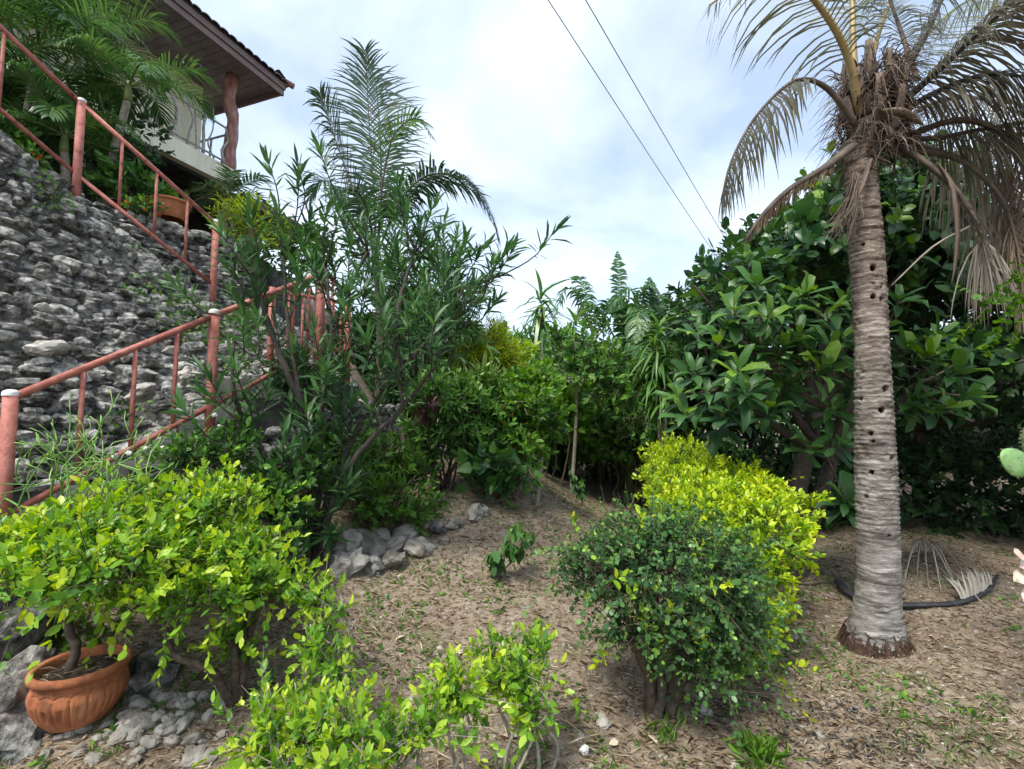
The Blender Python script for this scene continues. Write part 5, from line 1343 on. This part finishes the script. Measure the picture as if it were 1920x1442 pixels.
mound_bush('young_tree', 'slim young leafy tree on a thin double stem at the crest', (995, 950), [E(1000, 760, 5.3, .35, .32, .3), E(1005, 725, 5.5, .26, .26, .24), E(985, 840, 5.2, .25, .22, .22)], 190, .22, 10, .075, 'oval', 'lightgreen', 160, 1, stemmat='stemgrey', tint0=.25, lo=.25)
pb_ = gnd(1122, 900)
pt = tree('pale_stem_tree', 'small tree with pale leaning bare stems beyond the mound', pb_, .035, [E(1130, 700, 7.5, .7, .5, .5), E(1190, 740, 7.5, .55, .5, .4), E(1090, 660, 7.8, .6, .5, .45), E(1210, 790, 7.3, .4, .4, .3)], 300, .3, 10, .10, 'oval', 'green', 0, bark='stemgrey', tint0=.4, lo=.25)
stem(pt, [pb_ + [0, 0, -.05], at(1150, 830, pb_[1] - .2), at(1165, 800, pb_[1]), at(1160, 750, 7.5)], .03, .02, 'stemgrey')
stem(pt, [pb_ + [.1, 0, -.05], at(1125, 860, pb_[1]), at(1140, 810, pb_[1]), at(1110, 730, 7.6)], .03, .018, 'stemgrey')
b = gnd(1060, 880); fg = thing('frangipani_sapling', 'small frangipani with a rosette of broad leaves beside the mound', 'shrub', b)
c = at(1092, 845, b[1]); stem(fg, [b + [0, 0, -.03], (b + c) / 2 + [0, 0, .03], c], .035, .022, 'stemgrey')
lvf = shoots(c[None], nrm(np.array([[.2, -.5, .8]])), np.array([.15]), 16, .26, spread=(1.6, .5), tint0=.3, young=.3); foliage(fg, lvf, 'obov', 'bigleaf', 20)
stem(fg, [b + [-.05, 0, -.03], at(1040, 850, b[1]), at(1075, 810, b[1]), at(1090, 780, b[1])], .02, .008, 'stemgrey')
mound_bush('feathery_shrub', 'soft yellow green feathery shrub behind the fine leaved shrub', (905, 890), [E(915, 655, 6.1, .34, .32, .34), E(885, 685, 6.0, .3, .28, .3), E(940, 690, 6.1, .28, .28, .28)], 460, .3, 16, .09, 'needle', 'feather', 0, 3, tint0=.4, lo=.2)
mound_bush('gold_leaf_shrub', 'small golden leaved shrub beside the feathery shrub', (965, 880), [E(965, 670, 7.6, .35, .3, .18)], 90, .2, 9, .09, 'oval', 'duranta', 0, 3, tint0=.55, lo=.2)
mound_bush('spiky_variegated_shrub', 'pale striped leaf shrub on the mound beside the fine leaved shrub', (880, 900), [E(895, 715, 5.6, .22, .2, .12)], 26, .16, 16, .18, 'lance', 'dracaena', 0, 3, tint0=.7, lo=.2)
mound_bush('dark_red_shrub', 'small dark red leaved plant near the oleander stems', (800, 900), [E(800, 770, 4.9, .13, .10, .05)], 9, .1, 7, .10, 'oval', 'redleaf', 100, 2, tint0=.4, lo=.2)
rb = gnd(1195, 890); c = at(1195, 840, rb[1])
bush('round_dark_bush', 'rounded dark clipped bush at the end of the path', 'shrub', rb, [(c, (.42, .4, .45))], 420, .16, 12, .05, 'dialong', 'dark', 0, stems=auto_stems(rb, [(c, (.3, .3, .3))], 4, .05), lo=.4, tint0=.3)
# leafy bed under the oleander
for lab, bpx, el, n_, mat, ll in (('green undergrowth below the oleander beside the edging stones', (690, 990), [E(690, 930, 4.2, .35, .3, .2), E(760, 950, 4.4, .3, .3, .16)], 170, 'moss', .055), ('leafy undergrowth behind the gold bush', (520, 1000), [E(500, 960, 3.4, .3, .3, .2), E(560, 900, 3.6, .3, .3, .2)], 170, 'green', .06), ('green creeper mass on the bank below the landing', (700, 860), [E(640, 850, 4.3, .35, .2, .25), E(720, 860, 4.6, .3, .25, .22), E(770, 890, 4.7, .25, .25, .15)], 200, 'moss', .06), ('green weeds behind the terracotta pot', (90, 1230), [E(60, 1220, 2.75, .22, .14, .12), E(150, 1190, 2.85, .2, .14, .12)], 110, 'moss', .035), ('green weeds covering the stair side above the gold bush', (400, 900), [E(360, 860, 3.15, .2, .12, .12), E(440, 850, 3.3, .2, .14, .14)], 120, 'green', .05), ('dark fern clump at the foot of the oleander', (530, 1090), [E(520, 1060, 3.2, .22, .2, .16)], 90, 'dark', .05), ('blue green leafed plant below the landing rail', (550, 760), [E(550, 705, 4.1, .16, .14, .12)], 50, 'arecaleaf', .08)):
    mound_bush('undergrowth_plant', lab, bpx, el, n_, .2, 10, ll, 'oval', mat, 0, 3, (.008, .003), group='undergrowth on the bank', tint0=.35, lo=.15)
dsb = gnd(690, 990); ds_ = thing('bare_stump_shrub', 'cut back brown stump with bare pale twigs below the oleander', 'shrub', dsb)
for e in ((740, 900), (760, 920), (700, 880), (720, 860), (670, 890), (780, 890), (690, 910)):
    q_ = at(*e, dsb[1] - .1 + rng.normal(0, .1)); stem(ds_, [dsb + [0, 0, -.03], (dsb + q_) / 2 + rng.normal(0, .03, 3), q_], .02, .004, 'stem', 'branch', wig=.004)
for lab, px, py, h_ in (('wilted drooping sapling standing alone on the bare slope', 935, 1085, .42), ('wilted drooping sapling near the path beyond the slope', 1092, 950, .5)):
    b = gnd(px, py); c = b + [0, 0, h_]
    t = thing('wilted_sapling', lab, 'plant', b, 'wilted saplings')
    lvw = []
    for k in range(3):
        e = c + [rng.normal(0, .10), rng.normal(0, .06), -.10 * k]; stem(t, [b, (b + e) / 2 + rng.normal(0, .02, 3), e], .005, .003, 'stem')
        lvw.append(shoots((b * .6 + e * .4)[None], nrm((e - b)[None]), np.array([np.linalg.norm(e - b) * .6]), 34, .085, spread=(1.9, 1.7), tint0=.2, young=.4, jit=.4))
    lvw = cat(lvw); lvw[1] = nrm(lvw[1] * 1.0 + [0, 0, -.8]); lvw[0] = lvw[0] + rng.normal(0, .02, lvw[0].shape); foliage(t, lvw, 'oval', 'green', 110)

# ------------------------------------------------------------------ dracaenas and bananas
for lab, bpx, tops in (('tall dracaena with a spiky head against the sky', (1015, 860), [(1015, 585, 8.6, .5)]), ('dracaena with drooping pale leaves left of the bananas', (1070, 860), [(1080, 630, 8.2, .45)]), ('broad dracaena with striped drooping leaves by the rosette tree', (1235, 880), [(1235, 650, 7.2, .42), (1225, 690, 7.2, .42), (1245, 725, 7.1, .42)])):
    b = at(bpx[0], bpx[1], tops[0][2]); b[2] = gh(b[0], b[1]); t = thing('dracaena', lab, 'plant', b, 'dracaenas beyond the mound'); lvd = []
    for px, py, Y, ll in tops:
        c = at(px, py, Y); stem(t, [b + [0, 0, -.1], (b + c) / 2 + [.05, 0, 0], c], .035, .025, 'stemgrey')
        for z_ in (0, -.22, -.42): lvd.append(shoots((c + [0, 0, z_])[None], np.array([[0, 0, 1.0]]), np.array([.3]), 26, ll, spread=(1.75, .35 if z_ == 0 else 1.2), tint0=.45, young=.25, up=.2, lvar=.12))
    foliage(t, cat(lvd), 'strap', 'dracaena', 60)
def banana(lab, base, crown, leaves):
    t = thing('banana_plant', lab, 'banana plant', base, 'banana plants beyond the mound')
    stem(t, [base - [0, 0, .1], (base + crown) / 2, crown], .11, .06, 'rachisgreen', 'pseudostem')
    for e, L_, bend in leaves:
        e = crown + np.asarray(e, float); h_ = e - crown
        frond(t, [crown, crown + h_ * .4 + [0, 0, bend], crown + h_ * .75 + [0, 0, bend * .9], e], L_, 34, 'banana', 'rachisgreen', .027, .75, (1.4, 1.0), .025, start=.14, vee=.1, lvar=.05, tint=rng.uniform(.3, .6), name='leaf', env=lambda u: np.clip(np.sin(np.pi * np.clip(u * .9 + .07, 0, 1)) * 1.5, 0, 1), jit=.13)
for lab, cpx, Y, lv_ in (('banana plant with arching torn leaves against the sky', (1115, 640, 11.5), 11.5, [((1.3, .2, .6), .42, .9), ((-1.0, -.3, .5), .42, .9), ((.6, -.8, .1), .4, .8), ((-.4, .6, 1.7), .4, .5), ((1.5, -.3, -.2), .4, .9)]),
                         ('banana plant with an upright furled leaf in the middle', (1165, 665, 10.5), 10.5, [((-.05, 0, 2.3), .22, .1), ((1.2, .2, .6), .4, .8), ((-1.1, .1, .5), .4, .8), ((.2, -.9, .3), .4, .7), ((.7, -.5, 1.2), .38, .6)]),
                         ('banana plant with a pointed upright leaf beside the rosette tree', (1215, 670, 10.2), 10.2, [((.1, .1, 1.75), .24, .1), ((-.9, -.3, .9), .38, .6), ((1.0, -.1, .6), .38, .7), ((-.5, -.9, .2), .38, .7), ((.5, .3, 1.3), .36, .5)]),
                         ('low banana plant in front of the pale stem tree', (1180, 720, 9.5), 9.5, [((-.9, -.2, .3), .33, .6), ((.8, -.2, .35), .33, .6), ((.1, -.8, .1), .33, .6), ((.35, .2, 1.1), .3, .4)])):
    c = at(*cpx); banana(lab, np.array([c[0], c[1], gh(c[0], c[1])]), c, lv_)

# ------------------------------------------------------------------ background trees
BGT = 'trees closing the garden behind the mound'
for lab, px, py, Y, rx, rz, mat in (('dense green tree behind the feathery shrub', 930, 690, 13, 2.0, 1.2, 'green'), ('green tree behind the tall dracaena', 1010, 680, 15, 2.2, 1.3, 'green'), ('dark green tree behind the bananas', 1110, 700, 16, 2.2, 1.3, 'green'), ('green tree right of the bananas', 1225, 690, 15, 2.0, 1.4, 'green'), ('dark tree behind the oleander at the bank end', 850, 690, 11, 1.6, 1.0, 'dark'), ('leafy tree filling the middle of the garden end', 1060, 740, 10.5, 1.4, 1.0, 'green'), ('tree behind the grove at the fence end', 1350, 700, 14, 1.8, 1.2, 'dark'), ('broad tree far left behind the bank', 760, 620, 12, 1.7, 1.2, 'dark'), ('dark low tree closing the gap below the bananas', 1160, 800, 12, 1.7, .9, 'green'), ('dark low tree closing the gap behind the flowering shrub', 960, 800, 11, 1.5, .9, 'dark')):
    c = at(px, py, Y); el = [(c, (rx * .7, rx * .6, rz * .8)), (c + [-rx * .5, -.2, -rz * .35], (rx * .55, rx * .5, rz * .6)), (c + [rx * .5, -.3, -rz * .3], (rx * .55, rx * .5, rz * .65)), (c + [0, -.5, -rz * .7], (rx * .7, rx * .5, rz * .6))]
    b = np.array([c[0], c[1], gh(c[0], c[1])])
    tree('background_tree', lab, b, .12, el, 560, .45, 10, .19, 'oval', mat, 0, BGT, tint0=.35, young=.35, lo=.4, k=1)
for lab, px, py, Y, rx, rz, mat, ll in (('rounded green shrub at the end of the path', 1150, 820, 9.0, .55, .5, 'green', .09), ('light green shrub between the pale stem tree and the dracaena', 1205, 770, 8.6, .5, .45, 'lightgreen', .08), ('green shrub behind the frangipani sapling', 1085, 800, 9.4, .6, .5, 'green', .09), ('leafy shrub behind the young tree on the mound', 1045, 760, 8.6, .55, .5, 'lightgreen', .10), ('dark green shrub beside the bamboo fence', 1250, 810, 9.0, .45, .5, 'green', .08), ('pale green shrub below the banana leaves', 1130, 740, 9.6, .6, .5, 'lightgreen', .10)):
    c = at(px, py, Y); b = np.array([c[0], c[1], gh(c[0], c[1])])
    bush('garden_shrub', lab, 'shrub', b, [(c, (rx, rx * .8, rz)), (c + [rx * .3, -.1, -rz * .5], (rx * .8, rx * .7, rz * .7))], 240, .25, 10, ll, 'oval', mat, 0, stems=auto_stems(b, [(c, (rx, rx, rz))], 3, .08), lo=.3, group='shrubs at the garden end', tint0=.4, young=.4)
# far shrubs so that no bare horizon shows
for k, (x, y, r_) in enumerate([(-14, 30, 5), (-6, 32, 5), (2, 30, 5), (10, 28, 5), (18, 26, 6), (13, 14, 3.5), (16, 8, 4), (-12, 22, 4)]):
    c = np.array([x, y, gh(x, y) + r_ * .35])
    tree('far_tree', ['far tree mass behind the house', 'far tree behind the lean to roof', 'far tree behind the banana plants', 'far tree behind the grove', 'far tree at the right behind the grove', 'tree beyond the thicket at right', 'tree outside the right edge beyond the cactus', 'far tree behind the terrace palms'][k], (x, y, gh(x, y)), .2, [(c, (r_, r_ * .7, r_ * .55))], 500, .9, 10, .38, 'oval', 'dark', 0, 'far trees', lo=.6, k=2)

# ------------------------------------------------------------------ edging stones, loose stones
edge = thing('edging_stones', 'low row of rough grey stones retaining the planting bed', 'stone edging', gnd(740, 1040))
for px, py, r in ((655, 1075, (.15, .1, .09)), (700, 1072, (.09, .08, .09)), (690, 1032, (.22, .16, .055)), (735, 1065, (.12, .1, .07)), (740, 1030, (.14, .1, .07)), (790, 1035, (.13, .1, .08)), (760, 1012, (.14, .1, .06)), (820, 1002, (.11, .09, .07)), (850, 990, (.09, .08, .06)), (650, 1035, (.14, .12, .1)), (640, 1075, (.1, .1, .1)), (715, 1015, (.12, .1, .06)), (690, 1010, (.06, .05, .045)), (835, 1020, (.05, .05, .035))):
    p = gnd(px, py); rock('stone', p + [0, 0, r[2] * .45], (r[0] * .9, r[1] * .9, r[2] * .85), 'palestone' if rng.random() < .75 else 'limestone', edge)
def single(px, py, r, label, mat='palestone', name='rock', catg='rock', dz=.45):
    p = gnd(px, py); o = rock(name, p + [0, 0, r[2] * dz], r, mat); tag(o, label, catg); return o
single(890, 972, (.10, .07, .07), 'pale rock lying alone on the soil above the wilted sapling')
single(905, 965, (.05, .05, .06), 'small grey rock beside the pale rock on the slope', 'limestone')
single(12, 1335, (.20, .18, .16), 'large grey boulder left of the terracotta pot', 'limestone')
single(20, 1240, (.16, .2, .16), 'dark boulder behind the terracotta pot at the left edge', 'limestone')
single(10, 1400, (.16, .12, .07), 'low dark boulder at the bottom left corner', 'limestone')
single(280, 1285, (.13, .11, .10), 'smooth dark boulder between the pot and the gold bush stems', 'limestone')
single(1490, 1198, (.035, .025, .02), 'small pale stone on the soil right of the dark shrub')
single(1130, 1362, (.04, .03, .025), 'small pale stone at the foot of the dark shrub')
single(1325, 1340, (.035, .03, .02), 'cream stone beside the trunk of the dark shrub')
single(1095, 1418, (.028, .02, .02), 'white pebble near the bottom edge in the middle', 'whitecap')
for k in range(84):
    px, py = (rng.uniform(60, 420), rng.uniform(1300, 1440)) if k > 24 else (rng.uniform(150, 350), rng.uniform(1310, 1400))
    if (px - 145) ** 2 / 95 ** 2 + (py - 1320) ** 2 / 48 ** 2 < 1: continue
    p = gnd(px, py); r = rng.uniform(.014, .038) * (1.25 if k < 8 else 1); o = rock('loose_stone', p + [0, 0, r * .3], (r * 1.3, r, r * .7), 'palestone', i=10 + int(rng.integers(6)))
    tag(o, 'loose pale limestone piece strewn on the ground below the pot and gold bush', 'stone', 'loose stones below the pot')
gr = thing('debris_pile', 'small dark heap of dead roots beside the hedge end', 'debris', gnd(1500, 1010))
for k in range(16):
    p = gnd(1500 + rng.normal(0, 22), 1012 + rng.normal(0, 8)); e = p + nrm(rng.normal(0, 1, 3) * [1, 1, .4]) * .14
    e[2] = abs(e[2] - p[2]) + p[2] + .03; MB().tube(spline([p, (p + e) / 2 + [0, 0, .04], e], 5), .007, 5).build('root', M['stemdark'], gr)

# ------------------------------------------------------------------ ground cover
def scatter(n, xr, yr, pw=1.0):
    y = yr[0] + (yr[1] - yr[0]) * rng.random(n) ** pw; x = xr[0] + (xr[1] - xr[0]) * rng.random(n)
    x = x * np.clip(.55 + y / 4.5, 0, 2.2); d, s = dsd(x, y)
    k = (d < -.25); x, y = x[k], y[k]
    return np.stack([x, y, H(x, y)], -1)
def patch(P, f, seed): return np.array([mnoise.noise(Vector((p[0] * f + seed, p[1] * f, seed * 2))) for p in P])
def cover(name, label, P, D, N, L, t, tpl, mat):
    V, T, tt = leaf_geo(P, nrm(D), nrm(N), L, tpl, np.clip(t, 0, 1)); o = put(name, mk_mesh(name, V, T, None, M[mat], tt, True)); o['kind'] = 'stuff'; o['label'] = label; o['category'] = 'ground cover'
P = scatter(95000, (-2.6, 3.2), (1.2, 8.5), 1.7); n = len(P)
a = rng.normal(.3, 1.0, n); D = np.stack([np.cos(a), np.sin(a), rng.normal(.05, .13, n)], -1)
cover('dry_straw', 'dry cut grass straw strewn over the soil', P + [0, 0, .004] + np.c_[np.zeros((n, 2)), rng.uniform(0, .012, n)], D, np.tile([0, 0, 1.0], (n, 1)) + rng.normal(0, .3, (n, 3)), rng.uniform(.018, .075, n) * (1 + .6 * (rng.random(n) < .06)), rng.normal(.5, .25, n) + .35 * patch(P, 1.3, 9.2), 'needle', 'straw')
P = scatter(22000, (-2.4, 3.0), (1.2, 8), 1.6); n = len(P); D = rand_dir(n); D[:, 2] *= .2
cover('leaf_litter', 'small brown fallen leaves and chips over the soil', P + [0, 0, .008], D, np.tile([0, 0, 1.0], (n, 1)) + rng.normal(0, .35, (n, 3)), rng.uniform(.01, .035, n), rng.normal(.5, .28, n), 'dia', 'litter')
P = scatter(9000, (-2.4, 3.0), (1.2, 7), 1.6); n = len(P)
mb = MB(); V0, T0 = ico(0)
r = rng.uniform(.004, .011, n) * (1 + (rng.random(n) < .04) * 1.2); V = (P[:, None, :] + V0[None] * r[:, None, None] * [1.2, 1, .7] * rng.uniform(.7, 1.3, (n, 12, 1)))
mb.add(V.reshape(-1, 3), (T0[None] + (np.arange(n) * 12)[:, None, None]).reshape(-1, 3), None, np.repeat(rng.random(n), 12)); o = mb.build('pebbles', M['palestone'], None, smooth=False); o['kind'] = 'stuff'; o['label'] = 'small pale pebbles scattered in the soil'
P = scatter(42000, (-2.5, 3.2), (1.2, 9), 1.5); w_ = patch(P, 1.6, 3.3) + .5 * patch(P, 5, 8.1); P = P[w_ > .12]; n = len(P); D = rand_dir(n, .35); D[:, 2] = np.abs(D[:, 2])
cover('low_weeds', 'low green weeds in patches on the soil', P + [0, 0, .008], D, np.tile([0, 0, 1.0], (n, 1)) + rng.normal(0, .3, (n, 3)), rng.uniform(.012, .042, n), rng.normal(.45, .2, n), 'oval', 'weed')
P = scatter(36000, (-2.5, 3.2), (1.2, 8), 1.5); w_ = patch(P, .9, 6.3) + .6 * patch(P, 4, 2.1); P = P[(w_ > .18) & (P[:, 0] > .4)]; n = len(P); D = rand_dir(n, 1.3); D[:, 2] = np.abs(D[:, 2])
cover('short_grass', 'short thin green grass blades right of the hedge', P, D, rand_dir(n, .3), rng.uniform(.02, .07, n), rng.normal(.5, .22, n), 'needle', 'weed')
for lab, px, py, n_, h_ in (('bright green grass tuft at the bottom edge below the dark shrub', 1425, 1425, 130, .13), ('grass tuft on the soil left of the palm base', 1500, 1120, 70, .07), ('grass tuft at the foot of the dark shrub', 1240, 1380, 60, .10)):
    b = gnd(px, py); t = thing('grass_tuft', lab, 'grass', b); D = rand_dir(n_, 1.2); D[:, 2] = np.abs(D[:, 2])
    o = foliage(t, [b + np.c_[rng.normal(0, .05, (n_, 2)), np.zeros(n_)], D, rand_dir(n_), h_ * rng.uniform(.5, 1.2, n_), rng.uniform(.4, 1, n_)], 'needle', 'weed', 0, 'blades')
n = 700; k_ = rng.integers(0, 4, n); cc = np.array([gnd(1320, 1335)[:2], gnd(1480, 1385)[:2], gnd(1560, 1340)[:2], gnd(1650, 1410)[:2]]); xy = cc[k_] + rng.normal(0, 1, (n, 2)) * [.17, .06]
P = np.c_[xy, H(xy[:, 0], xy[:, 1]) + .008]; D = rand_dir(n); D[:, 2] *= .3
V, T, tt = leaf_geo(P, nrm(D), nrm(np.tile([0, 0, 1.0], (n, 1)) + rng.normal(0, .5, (n, 3))), rng.uniform(.01, .05, n), 'dialong', rng.random(n)); o = put('charred_debris', mk_mesh('charred_debris', V, T, None, M['blackrib'], tt, False)); o['kind'] = 'stuff'; o['label'] = 'dark charred twigs and chips on the soil near the bottom right'
for px, py, L_, lab in ((970, 1395, .12, 'large pale dry fallen leaf at the bottom below the airy light green bush'), (860, 1238, .09, 'pale curled dry leaf on the soil above the small sprigs'), (1215, 1385, .07, 'narrow tan fallen leaf left of the dark shrub trunk'), (1160, 1400, .06, 'small tan fallen leaf near the white pebble'), (1500, 1230, .05, 'pale fallen leaf right of the dark shrub'), (760, 1200, .07, 'brown curled fallen leaf on the middle of the slope'), (1880, 1270, .10, 'dry fallen leaf on the soil at the right edge'), (820, 1130, .05, 'brown fallen leaf on the slope below the edging stones')):
    p = gnd(px, py) + [0, 0, .018]; d = rand_dir(1)[0]; d[2] = .12; V, T, tt = leaf_geo(p[None], nrm(d)[None], np.array([[0, 0, 1.0]]) + rng.normal(0, .3, (1, 3)), np.array([L_]), 'oval', np.array([.9])); o = put('fallen_leaf', mk_mesh('fallen_leaf', V - p, T, None, M['straw'], tt, True), None, p); tag(o, lab, 'leaf', 'fallen leaves')
# creeping plants on the rubble face
n = 9000; s_ = rng.uniform(-2.2, 2.4, n); d_ = rng.uniform(.88, 2.25, n); xy = np.stack([-3 + .625 * s_ - .78 * d_, 2.9 + .78 * s_ + .625 * d_], -1); P = np.c_[xy, H(xy[:, 0], xy[:, 1])]
w_ = patch(P * [1, 1, 1], 1.7, 1.4) + .7 * patch(np.c_[P[:, 0], P[:, 2]], 3.4, 5.5); P = P[(w_ > .06) & (dsd(P[:, 0], P[:, 1])[0] > .85)]; n = len(P)
nf = np.array([.7, -.55, .45]); D = rand_dir(n); D = nrm(D + nf * .5)
V, T, tt = leaf_geo(P + nf * rng.uniform(.06, .17, (n, 1)), D, nrm(np.tile(nf, (n, 1)) + rng.normal(0, .4, (n, 3))), rng.uniform(.022, .06, n), 'oval', np.clip(rng.normal(.5, .22, n), 0, 1))
o = put('wall_creeper', mk_mesh('wall_creeper', V, T, None, M['moss'], tt, True)); o['kind'] = 'stuff'; o['label'] = 'small green creepers growing on the rubble stones'
